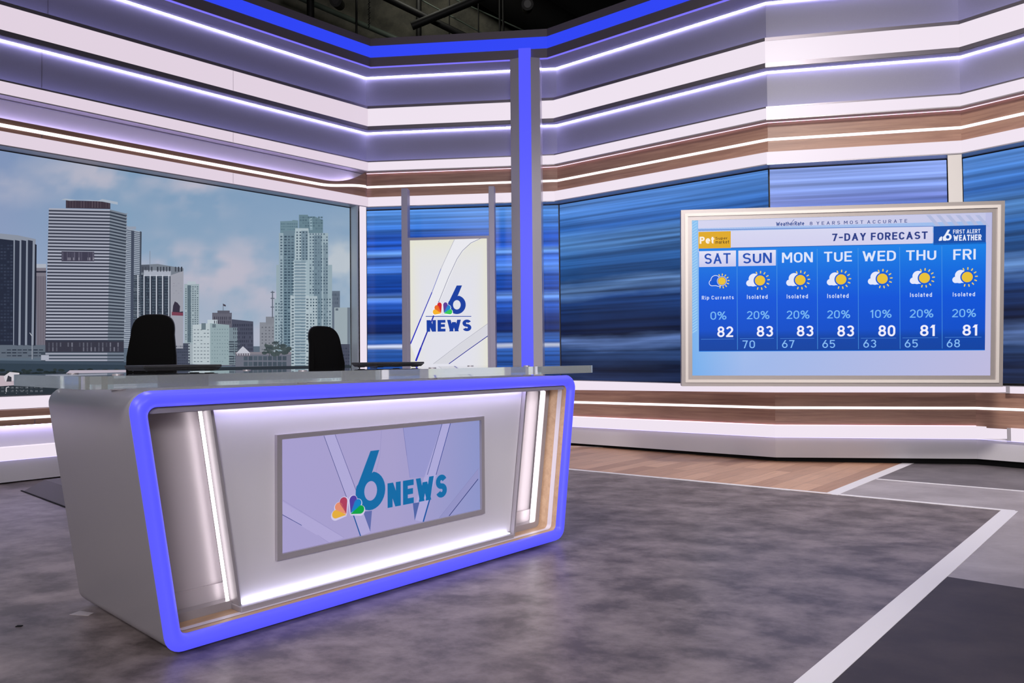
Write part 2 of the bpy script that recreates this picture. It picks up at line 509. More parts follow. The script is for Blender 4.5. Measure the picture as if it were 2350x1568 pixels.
for i, nm in enumerate(FAC):
    P = PL
    mid = (mp(P, i, -0.3) + mp(P, i + 1, -0.3)) / 2
    w = thing(nm, (mid.x, mid.y, 0), kind='structure'); WALL.append(w)
    wb = 'white_band_dim' if i == 0 else 'white_band'
    s1e = 1.0
    # backing wall
    band('backing', 'black', w, P, i, -0.50, -0.36, (0.0, 5.10))
    # upper coves and light boxes
    band('cove_panel', 'cove_grey', w, P, i, -0.22, -0.13, (4.40, 5.10))
    band('cove_panel', 'cove_grey', w, P, i, -0.22, -0.13, (3.72, 4.335))
    band('soffit', 'cove_grey', w, P, i, -0.13, BEAM_D - .02, (5.076, 5.083))
    band('soffit', 'cove_grey', w, P, i, -0.13, -.004, (4.300, 4.305))
    band('led_strip', 'cove_led', w, P, i, -0.119, -0.110, (5.073, 5.0765))
    band('led_strip', 'cove_led', w, P, i, -0.119, -0.110, (4.297, 4.3005))
    band('led_strip', 'cove_led_low', w, P, i, -0.10, -0.03, (4.598, 4.602))
    band('led_strip', 'cove_led_low', w, P, i, -0.10, -0.03, (3.8585, 3.862))
    band('light_box', wb, w, P, i, -0.12, 0.0, (4.355, 4.597))
    band('metal_trim', 'lip', w, P, i, -0.02, 0.004, (4.597, 4.634))
    band('metal_trim', 'lip', w, P, i, -0.13, 0.004, (4.306, 4.355))
    band('light_box', wb, w, P, i, -0.12, 0.0, (3.74, 3.858))
    band('metal_trim', 'lip', w, P, i, -0.02, 0.003, (3.858, 3.874))
    band('light_box_base', 'silver', w, P, i, -0.12, -0.002, (3.728, 3.74))
    if i > 0:
        band('wood_panel', 'wood', w, P, i, -0.22, -0.12, (3.378, 3.73))
        band('led_strip', 'cove_led_pink', w, P, i, -0.108, -0.098, (3.7245, 3.728))
        band('led_strip', 'led_line', w, P, i, -0.119, -0.114, (3.528, 3.558))
    band('light_box', wb, w, P, i, -0.19, 0.0, (3.248, 3.376))
    band('metal_trim', 'silver', w, P, i, -0.30, -0.002, (3.236, 3.248))
    # lower bands
    PX = PLB if i == 4 else PLW; sx = .117 if i == 4 else 0.0
    band('light_box', wb if i else 'white_band', w, PX, i, -0.19, 0.0, *lo('wd0', 'wd1', i), sx)
    band('sill', 'silver', w, PX, i, -0.30, 0.0, *[(z[1] - 0.0, z[1] + .006) for z in lo('wd0', 'wd1', i)])
    band('light_box', wb if i else 'white_band', w, PX, i, -0.19, 0.012, *lo('we0', 'we1', i), sx)
    if i > 0:
        za, zb = lo('wo0', 'wd0', i)
        band('wood_panel', 'wood', w, PLB, i, -0.20, -0.05, (za[0] - .02, za[1] - .004), (zb[0] - .02, zb[1] - .004))
        za, zb = lo('le0', 'le1', i)
        band('led_strip', 'led_line', w, PLB, i, -0.049, -0.044, za, zb)
        za, zb = lo('we1', 'wo0', i)
        if i < 4: band('led_strip', 'cove_led_pink', w, PLB, i, -0.046, -0.036, (za[0] + .002, za[0] + .005), (zb[0] + .002, zb[0] + .005))
    za, zb = lo('ba0', 'we0', i)
    band('base_panel', 'base_panel', w, PLB, i, -0.16, -0.02, (za[0] + .0, za[1] - .004), (zb[0], zb[1] - .004))
    band('led_strip', 'cove_led_soft', w, PLB, i, -0.004, 0.008, (za[1] - .005, za[1] - .001), (zb[1] - .005, zb[1] - .001))
    band('toe_kick', 'black', w, PLB, i, -0.30, -0.10, (0, .12))

# left wall: curved lavender coves and narrow wood with a bending light line
wl = WALL[0]
LA, LB = PL[0], PL[1]
LT = (LB - LA).normalized(); LNRM = Vector((LT.y, -LT.x)); LLEN = (LB - LA).length


def wl_pt(s, d, z):
    q = LB - LT * s + LNRM * d          # s = distance from the corner back along the left wall
    # stop at the mitre line
    c = mp(PL, 1, d)
    s_c = (LB - c).dot(LT)
    q = LB - LT * max(s, s_c) + LNRM * d
    return Vector((q.x, q.y, z))


band('cove_panel', 'cove_white', wl, PL, 0, -0.22, -0.15, (3.40, 3.73))
band('cove_panel', 'cove_white', wl, PL, 0, -0.22, -0.11, (.33, .58))


def ease(t): return t * t * (3 - 2 * t)


N = 28
prof = [(LLEN, 3.515, 3.446)] + [(1.05 * (1 - k / N), 3.515 + 0.215 * max(0, (k / N - .35) / .65) ** 2.2, 3.446 + 0.085 * ease(max(0, (k / N - .3) / .7))) for k in range(N + 1)]
mb = MB(); mb2 = MB(); mb3 = MB()
for (s_a, t_a, l_a), (s_b, t_b, l_b) in zip(prof[:-1], prof[1:]):
    for m_, d0, d1, z in ((mb, -0.08, -0.05, (3.378, t_a, 3.378, t_b)), (mb2, -0.05, -0.044, (l_a - .017, l_a + .017, l_b - .017, l_b + .017)), (mb3, -.125, -.10, (t_a - .026, t_a - .020, t_b - .026, t_b - .020))):
        if m_ is mb3 and s_b < .12: continue
        p = [wl_pt(s_a, d0, z[0]), wl_pt(s_b, d0, z[2]), wl_pt(s_b, d1, z[2]), wl_pt(s_a, d1, z[0]), wl_pt(s_a, d0, z[1]), wl_pt(s_b, d0, z[3]), wl_pt(s_b, d1, z[3]), wl_pt(s_a, d1, z[1])]
        m_.hexa(p, [(-s_a, z[0]), (-s_b, z[2]), (-s_b, z[2]), (-s_a, z[0]), (-s_a, z[1]), (-s_b, z[3]), (-s_b, z[3]), (-s_a, z[1])])
mb.build('wood_panel', M['wood'], wl); mb2.build('led_strip', M['led_line'], wl); mb3.build('led_strip', M['cove_led_left'], wl)
za, zb = (.547, .703), (.547, .703)
band('wood_panel', 'wood', wl, PLB, 0, -0.16, -0.03, (.549, .70))
band('led_strip', 'led_line', wl, PLB, 0, -0.029, -0.024, (.606, .632))
band('led_strip', 'cove_led_left', wl, PLB, 0, -0.085, -0.06, (.544, .549))

# butt joints between the panels of the left wall
for x, y, d, z0, z1 in ((535, 165, 0.0, 4.357, 4.595), (535, 315, 0.0, 3.742, 3.857), (535, 420, 0.0, 3.25, 3.374), (110, 30, -0.13, 4.45, 5.06), (96, 150, -0.13, 3.88, 4.29), (96, 285, -0.05, 3.38, 3.425), (80, 925, -0.03, .55, .60)):
    q = on_plane(x, y, Vector((*(LB + LNRM * d), 0)), Vector((*LNRM, 0)))
    t = Vector((*LT, 0)) * (.003 if d else .0016); n_ = Vector((*LNRM, 0)) * .0012
    mb = MB(); mb.hexa([Vector((p.x, p.y, z)) for z in (z0, z1) for p in (q - t - n_, q + t - n_, q + t + n_, q - t + n_)])
    mb.build('panel_joint', M['lip' if d else 'inlay'], wl)

# window-like trims at the screens
mb = MB(); seg_geo(mb, PL, 0, -0.05, 0.0, (.835, 3.236), (.835, 3.236), 1 - .135 / LLEN, 1.0 - .035 / LLEN); mb.build('white_trim', M['white_band'], WALL[0])
rv = lambda x, d: on_plane(x, 650, Vector((*(LB + LNRM * d), 0)), Vector((*LNRM, 0)))
rf, rb = rv(820, -.002), rv(803, -.20)
tv = Vector((*LT, 0)) * .02
mb = MB()
mb.hexa([Vector((q.x, q.y, z)) for z in (.835, 3.236) for q in (rb, rb + tv, rf + tv, rf)])
mb.build('reveal', M['reveal'], WALL[0])
l3 = (PL[4] - PL[3]).length
mb = MB(); seg_geo(mb, PL, 3, -0.25, -0.01, (.835, 3.236), (.835, 3.236), 1 - .135 / l3, 1.0); mb.build('cream_trim', M['cream_trim'], WALL[3])
mb = MB(); seg_geo(mb, PLB, 4, -0.10, 0.012, (.278, .404), (.278, .404), .104, .117); seg_geo(mb, PLB, 4, -0.10, 0.004, (.754, .822), (.754, .822), .104, .117); mb.build('metal_trim', M['jamb'], WALL[4])

# ------------------------------------------------------------------ header beam and light column
bt = thing('header_beam', (0.0, 9.7, 5.08), 0, 'dark metal header beam with a broad blue light band capping the set walls', 'beam')
for i in range(5):
    band('beam_casing', 'beam_dark', bt, PL, i, -0.36, BEAM_D, (5.085, 5.470))
for i in range(5):
    band('light_panel', 'blue_beam', bt, PL, i, BEAM_D, BEAM_D + 0.006, (5.212, 5.366))
for i in range(5):
    band('led_strip', 'blue_line', bt, PL, i, BEAM_D - .02, BEAM_D + 0.004, (5.074, 5.086))
M['soffit'] = M['cove_grey']
MT = (PL[2] - PL[1]).normalized(); MN = Vector((MT.y, -MT.x))


def m_pt(t, d, z):
    q = PL[1] + MT * t + MN * d
    return Vector((q.x, q.y, z))


COLT = 2.19                                   # along the back wall
cth = thing('light_column', m_pt(COLT, 0.1, 0), math.atan2(MT.y, MT.x), 'tall steel column with a blue light strip down its front between two wall facets', 'column')


def col_prism(name, mat, outl, z0, z1, parent=cth):
    mb = MB(); mb.prism([m_pt(COLT + t, d, z0) for t, d in outl], [m_pt(COLT + t, d, z1) for t, d in outl])
    return mb.build(name, M[mat], parent)


for sgn in (-1, 1):
    col_prism('jamb', 'jamb', [(sgn * .205, -.02), (sgn * .195, .235), (sgn * .079, .275), (sgn * .079, -.02)], 0.0, 5.084)
col_prism('light_strip', 'blue_column', [(-.079, .0), (-.079, .27), (.079, .27), (.079, .0)], 0.0, 4.10)
col_prism('light_strip', 'blue_column', [(-.079, .0), (-.079, .27), (.079, .27), (.079, .0)], 4.104, 5.21)

# ------------------------------------------------------------------ video walls with blue streak graphics
BACK = [(3.30, (95, 150, 228)), (3.12, (78, 138, 220)), (2.94, (58, 118, 214)), (2.84, (34, 88, 196)), (2.68, (36, 96, 214)), (2.61, (112, 166, 242)), (2.56, (52, 108, 226)),
        (2.40, (86, 142, 240)), (2.30, (20, 76, 172)), (2.08, (16, 70, 172)), (2.00, (104, 152, 236)), (1.92, (40, 96, 206)), (1.72, (10, 50, 132)), (1.52, (6, 32, 90)),
        (1.44, (62, 112, 202)), (1.37, (34, 86, 172)), (1.325, (222, 230, 252)), (1.28, (52, 104, 192)), (1.15, (30, 78, 158)), (0.95, (14, 46, 104)), (0.80, (12, 40, 96))]
RIGHT = [(3.30, (100, 154, 232)), (3.05, (76, 134, 216)), (2.86, (48, 104, 186)), (2.66, (86, 140, 206)), (2.46, (44, 96, 164)), (2.20, (28, 72, 130)), (2.05, (98, 138, 196)), (1.90, (28, 64, 126)),
         (1.66, (18, 40, 84)), (1.46, (10, 24, 58)), (1.335, (98, 128, 190)), (1.24, (42, 68, 116)), (1.06, (12, 26, 56)), (0.95, (30, 46, 84)), (0.80, (14, 26, 54))]
M['streak_back'] = streak_mat('blue_streak_graphic_back', BACK, .78, 3.32, 0.88, 0.02)
M['streak_right'] = streak_mat('blue_streak_graphic_right', RIGHT, .78, 3.32, 0.84, 0.10, 0.05)

REFLECT = [(3.30, (140, 164, 230)), (3.0, (128, 154, 226)), (2.84, (112, 130, 204)), (2.7, (70, 104, 186)), (2.3, (46, 84, 160)), (1.6, (18, 40, 84)), (1.35, (98, 128, 190)), (1.2, (30, 50, 96)), (.8, (14, 26, 54))]  # upper stops lightened: a reflection painted into the screen colours
M['streak_reflect'] = streak_mat('blue_streak_graphic_reflection', REFLECT, .78, 3.32, 1.0, 0.03, 0.02)


def video_wall(name, i, mat, label, s0=0.0, s1=1.0, d=-0.17):
    q = mp(PL, i, d).lerp(mp(PL, i + 1, d), 0.5)
    t = thing(name, (q.x, q.y, .84), 0, label, 'video screen', 'blue video wall panels')
    band('casing', 'black_plastic', t, PL, i, d - .06, d - .004, (.838, 3.236), None, s0, s1)
    band('display', mat, t, PL, i, d - .004, d, (.85, 3.222), None, s0 + .004, s1 - .004)
    return t


video_wall('video_wall', 1, 'streak_back', 'blue streaked video wall behind the portrait monitor and the blue column')
video_wall('video_wall', 2, 'streak_right', 'dark blue streaked video wall between the blue column and the forecast monitor')
video_wall('video_wall', 3, 'streak_reflect', 'blue streaked video wall mostly hidden behind the forecast monitor', 0, 1 - .14 / l3)
video_wall('video_wall', 4, 'streak_right', 'blue streaked video wall right of the cream trim at the right edge')

# ------------------------------------------------------------------ even-stroke lettering


def arc(cx, cy, rx, ry, a0, a1, n=10):
    return [(cx + rx * math.cos(math.radians(a0 + (a1 - a0) * k / n)), cy + ry * math.sin(math.radians(a0 + (a1 - a0) * k / n))) for k in range(n + 1)]


def thick(st, w, th):
    """one centre-line stroke (unit box) -> quads in a box of width w, height 1; sharp corners are cut into separate bars"""
    P = [Vector((th / 2 + x * (w - th), th / 2 + y * (1 - th))) for x, y in st]
    closed = (P[0] - P[-1]).length < 1e-6
    dirs = [(P[i + 1] - P[i]).normalized() for i in range(len(P) - 1)]
    runs = []; cur = [P[0]]
    for i in range(1, len(P)):
        cur.append(P[i])
        if i < len(P) - 1 and dirs[i - 1].dot(dirs[i]) < .45:
            runs.append(cur); cur = [P[i]]
    runs.append(cur)
    lo_, hi_ = min(0, min(p.y for p in P) - th / 2), 1.0
    quads = []
    for r in runs:
        loop = closed and len(runs) == 1
        n = len(r); L = []; R = []
        e = (r[1] - r[0]).normalized()
        if n == 2 and abs(e.y) > .3 and abs(e.x) > .02:
            hw = th / 2 / abs(e.y); ends = []
            for q in r:
                y = 0.0 if q.y < th * .6 else (1.0 if q.y > 1 - th * .6 else q.y)
                x = q.x + e.x / e.y * (y - q.y)
                x = min(w - hw, max(hw, x)) if y in (0.0, 1.0) else x
                ends.append([(x - hw, y), (x + hw, y)])
            a, b_ = (ends[0], ends[1]) if ends[0][0][1] < ends[1][0][1] else (ends[1], ends[0])
            quads.append([a[0], a[1], b_[1], b_[0]]); continue
        for i in range(n):
            d0 = (r[i] - r[i - 1]).normalized() if i else ((r[0] - r[-2]).normalized() if loop else (r[1] - r[0]).normalized())
            d1 = (r[i + 1] - r[i]).normalized() if i < n - 1 else ((r[1] - r[0]).normalized() if loop else d0)
            m = Vector((-(d0.y + d1.y), d0.x + d1.x)).normalized() * (th / 2 / math.sqrt(max(.3, (1 + d0.dot(d1)) / 2)))
            a, b_ = r[i] + m, r[i] - m
            if not loop and i in (0, n - 1):
                inner = (len(runs) > 1) and not ((i == 0 and r is runs[0]) or (i == n - 1 and r is runs[-1]))
                e = d1 if i == 0 else d0
                edge = r[i].y < th * .6 or r[i].y > 1 - th * .6
                k = .5 if (n == 2 and not inner and max(abs(e.x), abs(e.y)) > .985) else (.6 if edge and (n == 2 or inner) and abs(e.y) > .3 else (.3 if inner else 0))
                e = e * (th * k * (-1 if i == 0 else 1)); a, b_ = a + e, b_ + e
            cl = lambda q: (min(w, max(0, q.x)), min(hi_, max(lo_, q.y)))
            L.append(cl(a)); R.append(cl(b_))
        quads += [[R[i], R[i + 1], L[i + 1], L[i]] for i in range(n - 1)]
    return quads


def st_round(x0, y0, x1, y1, r=.5):
    """closed stadium / rounded box"""
    rx = (x1 - x0) * .5; ry = min((y1 - y0) * .5, r * .62)
    cx = (x0 + x1) / 2
    p = arc(cx, y1 - ry, rx, ry, 0, 180, 14) + arc(cx, y0 + ry, rx, ry, 180, 360, 14)
    return p + [p[0]]


GLYPH = {
    'A': (.70, [[(0, 0), (.5, 1), (1, 0)], [(.2, .30), (.8, .30)]]),
    'C': (.60, [arc(.5, .69, .5, .31, 12, 180) + arc(.5, .31, .5, .31, 180, 348)]),
    'D': (.62, [[(0, 0), (0, 1)] , [(0, 1)] + arc(.45, .66, .55, .34, 90, 0) + arc(.45, .34, .55, .34, 0, -90) + [(0, 0)]]),
    'E': (.54, [[(0, 0), (0, 1)], [(0, 1), (1, 1)], [(0, .52), (.88, .52)], [(0, 0), (1, 0)]]),
    'F': (.52, [[(0, 0), (0, 1)], [(0, 1), (1, 1)], [(0, .50), (.88, .50)]]),
    'H': (.62, [[(0, 0), (0, 1)], [(1, 0), (1, 1)], [(0, .5), (1, .5)]]),
    'I': (.15, [[(.5, 0), (.5, 1)]]),
    'L': (.50, [[(0, 0), (0, 1)], [(0, 0), (1, 0)]]),
    'M': (.76, [[(0, 0), (0, 1)], [(1, 0), (1, 1)], [(0, 1), (.5, .30), (1, 1)]]),
    'N': (.64, [[(0, 0), (0, 1)], [(1, 0), (1, 1)], [(0, 1), (1, 0)]]),
    'O': (.64, [st_round(0, 0, 1, 1)]),
    'P': (.58, [[(0, 0), (0, 1)], [(0, 1)] + arc(.62, .74, .38, .26, 90, -90) + [(0, .48)]]),
    'R': (.60, [[(0, 0), (0, 1)], [(0, 1)] + arc(.62, .74, .38, .26, 90, -90) + [(0, .48)], [(.5, .48), (1, 0)]]),
    'S': (.60, [arc(.5, .75, .5, .25, 22, 270, 14) + arc(.5, .25, .5, .25, 90, -158, 14)[1:]]),
    'T': (.60, [[(0, 1), (1, 1)], [(.5, 0), (.5, 1)]]),
    'U': (.62, [[(0, 1)] + arc(.5, .32, .5, .32, 180, 360, 14) + [(1, 1)]]),
    'W': (.94, [[(0, 1), (.25, 0), (.5, .9), (.75, 0), (1, 1)]]),
    'Y': (.66, [[(0, 1), (.5, .45), (1, 1)], [(.5, 0), (.5, .45)]]),
    'a': (.50, [[(1, 0), (1, .45)] + arc(.5, .45, .5, .25, 0, 150), arc(.46, .21, .46, .21, 60, 300, 12) + [(1, .12)], [(.5, .42), (1, .42)]]),
    'd': (.52, [[(1, 0), (1, 1)], arc(.5, .35, .5, .35, 0, 360, 18)]),
    'e': (.52, [[(.02, .35), (1, .35)] + arc(.5, .35, .5, .35, 0, 318, 18)]),
    'h': (.50, [[(0, 0), (0, 1)], arc(.5, .42, .5, .28, 180, 0) + [(1, 0)]]),
    'i': (.15, [[(.5, 0), (.5, .56)], [(.5, .90), (.5, .94)]]),
    'k': (.50, [[(0, 0), (0, 1)], [(0, .3), (.9, .7)], [(.35, .42), (1, 0)]]),
    'l': (.15, [[(.5, 0), (.5, 1)]]),
    'm': (.80, [[(0, 0), (0, .68)], arc(.25, .45, .25, .24, 180, 0) + [(.5, 0)], arc(.75, .45, .25, .24, 180, 0) + [(1, 0)]]),
    'n': (.50, [[(0, 0), (0, .68)], arc(.5, .42, .5, .28, 180, 0) + [(1, 0)]]),
    'o': (.54, [arc(.5, .35, .5, .35, 0, 360, 18)]),
    'p': (.52, [[(0, -.28), (0, .68)], arc(.5, .35, .5, .35, 0, 360, 18)]),
    'r': (.34, [[(0, 0), (0, .68)], arc(.9, .3, .9, .4, 180, 92)]),
    's': (.46, [arc(.5, .52, .5, .17, 25, 270, 10) + arc(.5, .175, .5, .175, 90, -155, 10)[1:]]),
    't': (.36, [[(.35, .92), (.35, .2)] + arc(.85, .2, .5, .2, 180, 280), [(0, .68), (1, .68)]]),
    'u': (.50, [[(0, .7)] + arc(.5, .28, .5, .28, 180, 360) + [(1, .7)], [(1, 0), (1, .68)]]),
    '0': (.58, [st_round(0, 0, 1, 1)]),
    '1': (.36, [[(0, .78), (.8, 1)], [(.8, 1), (.8, 0)]]),
    '2': (.58, [arc(.5, .72, .5, .28, 165, -35, 14) + [(0, 0)], [(0, 0), (1, 0)]]),
    '3': (.58, [arc(.5, .76, .48, .24, 160, -90, 14), arc(.5, .27, .5, .27, 90, -160, 14)]),
    '5': (.58, [[(.92, 1), (.08, 1)], [(.08, 1), (.04, .5)], arc(.48, .31, .52, .31, 140, -150, 16)]),
    '6': (.60, [arc(.5, .31, .5, .31, 0, 360, 22), [(.05, .46), (.62, 1)]]),
    '7': (.56, [[(0, 1), (1, 1)], [(1, 1), (.36, 0)]]),
    '8': (.60, [arc(.5, .76, .43, .24, -90, 270, 20), arc(.5, .26, .5, .26, 90, 450, 20)]),
    '%': (.92, [arc(.20, .78, .2, .22, 0, 360, 16), arc(.80, .22, .2, .22, 0, 360, 16), [(.20, 0), (.80, 1)]]),
    '-': (.42, [[(0, .46), (1, .46)]]),
}

# ------------------------------------------------------------------ flat pictures on real screen planes


class Canvas:
    """a picture drawn on a screen plane; pixels of the 2350 x 1568 photograph are mapped onto the plane"""
    def __init__(s, P, n, e1, step=0.0005):
        s.P = Vector(P); s.n = Vector(n).normalized(); s.e1 = Vector(e1).normalized(); s.e2 = s.n.cross(s.e1).normalized()
        s.step = step; s.mb = MB()

    def pt(s, x, y, lay=0):
        return on_plane(x, y, s.P, s.n) + s.n * (s.step * lay)

    def ab(s, x, y):
        q = on_plane(x, y, s.P, s.n) - s.P
        return q.dot(s.e1), q.dot(s.e2)

    def w(s, a, b_, lay=0):
        return s.P + s.e1 * a + s.e2 * b_ + s.n * (s.step * lay)

    def poly(s, pts, rgb, lay=1):
        c = [tuple(lin(q)) for q in rgb] if isinstance(rgb[0], (list, tuple)) else tuple(lin(rgb))
        s.mb.face([s.pt(x, y, lay) for x, y in pts], col=c)

    def polyab(s, pts, rgb, lay=1):
        c = [tuple(lin(q)) for q in rgb] if isinstance(rgb[0], (list, tuple)) else tuple(lin(rgb))
        s.mb.face([s.w(a, b_, lay) for a, b_ in pts], col=c)

    def rect(s, x0, y0, x1, y1, rgb, lay=1):
        s.poly([(x0, y1), (x1, y1), (x1, y0), (x0, y0)], rgb, lay)

    def quad(s, tl, tr, br, bl, u0, v0, u1, v1, rgb, lay=1):
        """sub-rectangle of a pixel quadrilateral (u right, v down, 0..1)"""
        f = lambda u, v: ((tl[0] * (1 - u) + tr[0] * u) * (1 - v) + (bl[0] * (1 - u) + br[0] * u) * v,
                          (tl[1] * (1 - u) + tr[1] * u) * (1 - v) + (bl[1] * (1 - u) + br[1] * u) * v)
        s.poly([f(u0, v1), f(u1, v1), f(u1, v0), f(u0, v0)], rgb, lay)

    def line(s, x0, y0, x1, y1, wd, rgb, lay=1):
        d = Vector((x1 - x0, y1 - y0)).normalized(); n = Vector((-d.y, d.x)) * wd / 2
        s.poly([(x0 + n.x, y0 + n.y), (x0 - n.x, y0 - n.y), (x1 - n.x, y1 - n.y), (x1 + n.x, y1 + n.y)], rgb, lay)

    def ellipse(s, cx, cy, rx, ry, rgb, lay=1, n=28, a0=0, a1=360):
        s.poly([(cx + rx * math.cos(math.radians(a0 + (a1 - a0) * k / n)), cy - ry * math.sin(math.radians(a0 + (a1 - a0) * k / n))) for k in range(n if a1 - a0 >= 360 else n + 1)], rgb, lay)

    def fan(s, outl, rgb, lay=1):
        """filled (possibly concave) outline in plane coordinates via tessellation"""
        from mathutils.geometry import tessellate_polygon
        tri = tessellate_polygon([[Vector((a, b_, 0)) for a, b_ in lp] for lp in outl])
        flat = [q for lp in outl for q in lp]
        c = tuple(lin(rgb))
        for t in tri:
            pts = [flat[k] for k in t]
            ar = (pts[1][0] - pts[0][0]) * (pts[2][1] - pts[0][1]) - (pts[2][0] - pts[0][0]) * (pts[1][1] - pts[0][1])
            if ar < 0: pts.reverse()
            s.mb.face([s.w(a, b_, lay) for a, b_ in pts], col=c)

    def text(s, string, bl, tr, rgb, lay=2, th=.15, spacing=.17, shear=0.0):
        """sans lettering built from even strokes; bl, tr: pixels of its bottom-left and top-right corners"""
        x = 0; out = []
        for ch in string:
            if ch == ' ': x += .34; continue
            w, strokes = GLYPH[ch]
            for st in strokes:
                for q in thick(st, w, th): out.append([(x + a, b_) for a, b_ in q])
            x += w + spacing
        xs = [p[0] for q in out for p in q]; ys = [p[1] for q in out for p in q]
        x0, x1, y0, y1 = min(xs), max(xs), min(ys), max(ys)
        a0, b0 = s.ab(*bl); a1, b1 = s.ab(*tr)
        c = tuple(lin(rgb))
        for q in out:
            pts = [s.w(a0 + (a - x0) / (x1 - x0) * (a1 - a0), b0 + (b_ - y0) / (y1 - y0) * (b1 - b0), lay) for a, b_ in q]
            s.mb.face(pts, col=c)

    def six(s, bl, tr, rgb, lay=3):
        """numeral 6: flat-topped slanting stem running into a round bowl with an oval hole"""
        a0, b0 = s.ab(*bl); a1, b1 = s.ab(*tr)
        X = lambda u: a0 + u * (a1 - a0)
        Y = lambda v: b0 + v * (b1 - b0)
        o = [(0.50, 1.0), (0.80, 1.0), (0.545, 0.625)]
        for k in range(0, 25):
            t = math.radians(78 - k * (78 + 200) / 24)
            o.append((0.5 + 0.5 * math.cos(t), 0.325 + 0.325 * math.sin(t)))
        o.append((0.08, 0.47))
        h = [(0.5 + 0.215 * math.cos(2 * math.pi * k / 24), 0.325 + 0.165 * math.sin(2 * math.pi * k / 24)) for k in range(24)]
        s.fan([[(X(u), Y(v)) for u, v in o], [(X(u), Y(v)) for u, v in reversed(h)]], rgb, lay)

    def feathers(s, bl, tr, cols, edge, lay=4):
        """six rounded feathers fanned out from the bottom centre"""
        a0, b0 = s.ab(*bl); a1, b1 = s.ab(*tr)
        X = lambda u: a0 + (u + 1) / 2 * (a1 - a0)
        Y = lambda v: b0 + v * (b1 - b0)

        def drop(ang, base, r, rad, gx):
            t = math.radians(ang); c, sn = math.cos(t), math.sin(t)
            bx, by = base
            cx, cy = bx + c * r, by + sn * r
            pts = [(bx, by)]
            for k in range(13):
                q = t - math.radians(105) + math.radians(210) * k / 12
                pts.append((cx + rad * math.cos(q), cy + rad * math.sin(q)))
            return pts
        ang = (167, 133, 104, 76, 47, 13)
        for k, an in enumerate(ang):
            sx = -1 if k < 3 else 1
            base = (sx * (.10 + .02), .05 + .03 * min(k, 5 - k))
            rr = (.60, .62, .66, .66, .62, .60)[k]
            if edge: s.fan([[(X(p), Y(q)) for p, q in drop(an, (base[0] * .75, base[1] - .06), rr + .035, .27, 0)]], edge, lay)
        for k, an in enumerate(ang):
            sx = -1 if k < 3 else 1
            base = (sx * (.10 + .02), .05 + .03 * min(k, 5 - k))
            rr = (.60, .62, .66, .66, .62, .60)[k]
            s.fan([[(X(p), Y(q)) for p, q in drop(an, base, rr, .215, 0)]], cols[k], lay + 1)

    def build(s, name, mat, parent):
        return s.mb.build(name, M[mat], parent, merge=False)


def n3(v2): return Vector((v2.x, v2.y, 0))


# ---- left skyline screen
SKY_D = -0.17
skp = mp(PL, 1, 0) ; skP = n3(PL[1] + LNRM * SKY_D) + Vector((0, 0, 2)); skN = n3(LNRM)
q = PL[1].lerp(PL[0], .5) + LNRM * (SKY_D)
sk = thing('video_wall', (q.x, q.y, .84), 0, 'long video wall showing a city skyline, on the left wall behind the chairs', 'video screen')
mb = MB(); seg_geo(mb, PL, 0, SKY_D - .08, SKY_D - .004, (.838, 3.236), (.838, 3.236), 0, 1 - .15 / LLEN); mb.build('casing', M['black_plastic'], sk)
cv = Canvas(skP, skN, n3(LT))
random.seed(7)


def vnoise(x, y, seed=0):
    def h(i, j):
        k = math.sin(i * 127.1 + j * 311.7 + seed * 74.7) * 43758.5453
        return k - math.floor(k)
    i, j = math.floor(x), math.floor(y); fx, fy = x - i, y - j
    fx, fy = fx * fx * (3 - 2 * fx), fy * fy * (3 - 2 * fy)
    return (h(i, j) * (1 - fx) + h(i + 1, j) * fx) * (1 - fy) + (h(i, j + 1) * (1 - fx) + h(i + 1, j + 1) * fx) * fy


def fbm(x, y, seed=0): return sum(vnoise(x * 2 ** k, y * 2 ** k, seed + k) / 2 ** (k + 1) for k in range(5))


CLOUDS = [(40, 425, 90, 45, .5), (230, 400, 170, 55, .75), (445, 440, 80, 55, .8), (500, 625, 150, 70, .9), (400, 610, 90, 60, .8), (560, 575, 80, 40, .6), (600, 660, 180, 90, .7), (785, 610, 60, 70, 1.0), (620, 760, 300, 70, .6), (680, 560, 60, 30, .3)]


def sky_col(x, y):
    t = min(1, max(0, (y - 330) / 450))
    base = [124 + 34 * t, 156 + 24 * t, 190 + 12 * t]
    if x < 300: base = [base[0] - 2 + 6 * (1 - x / 300), base[1] - 6 * (1 - x / 300), base[2]]
    c = 0
    for cx, cy, rx, ry, k in CLOUDS:
        dd = ((x - cx) / rx) ** 2 + ((y - cy) / ry) ** 2
        c = max(c, k * math.exp(-dd * .9))
    c *= min(1, max(0, (fbm(x / 60, y / 38, 3) - .25) * 2.6))
    c = min(1, c * 1.25)
    tgt = (192, 190, 206) if x < 640 else (190, 200, 210)
    return tuple(b_ + (g - b_) * c for b_, g in zip(base, tgt))


# the screen rectangle in plane coordinates
bx0, bx1 = -LLEN + .02, cv.ab(803, 600)[0]
by0, by1 = .85 - 2, 3.226 - 2
NX, NY = 110, 60
fx0, fx1 = cv.ab(-40, 600)[0], bx1


def px_of(a, b_):
    p = cv.w(a, b_) - CC
    return 1175 + FPX * p.dot(RX) / p.dot(_F), 784 - FPX * p.dot(RU) / p.dot(_F)


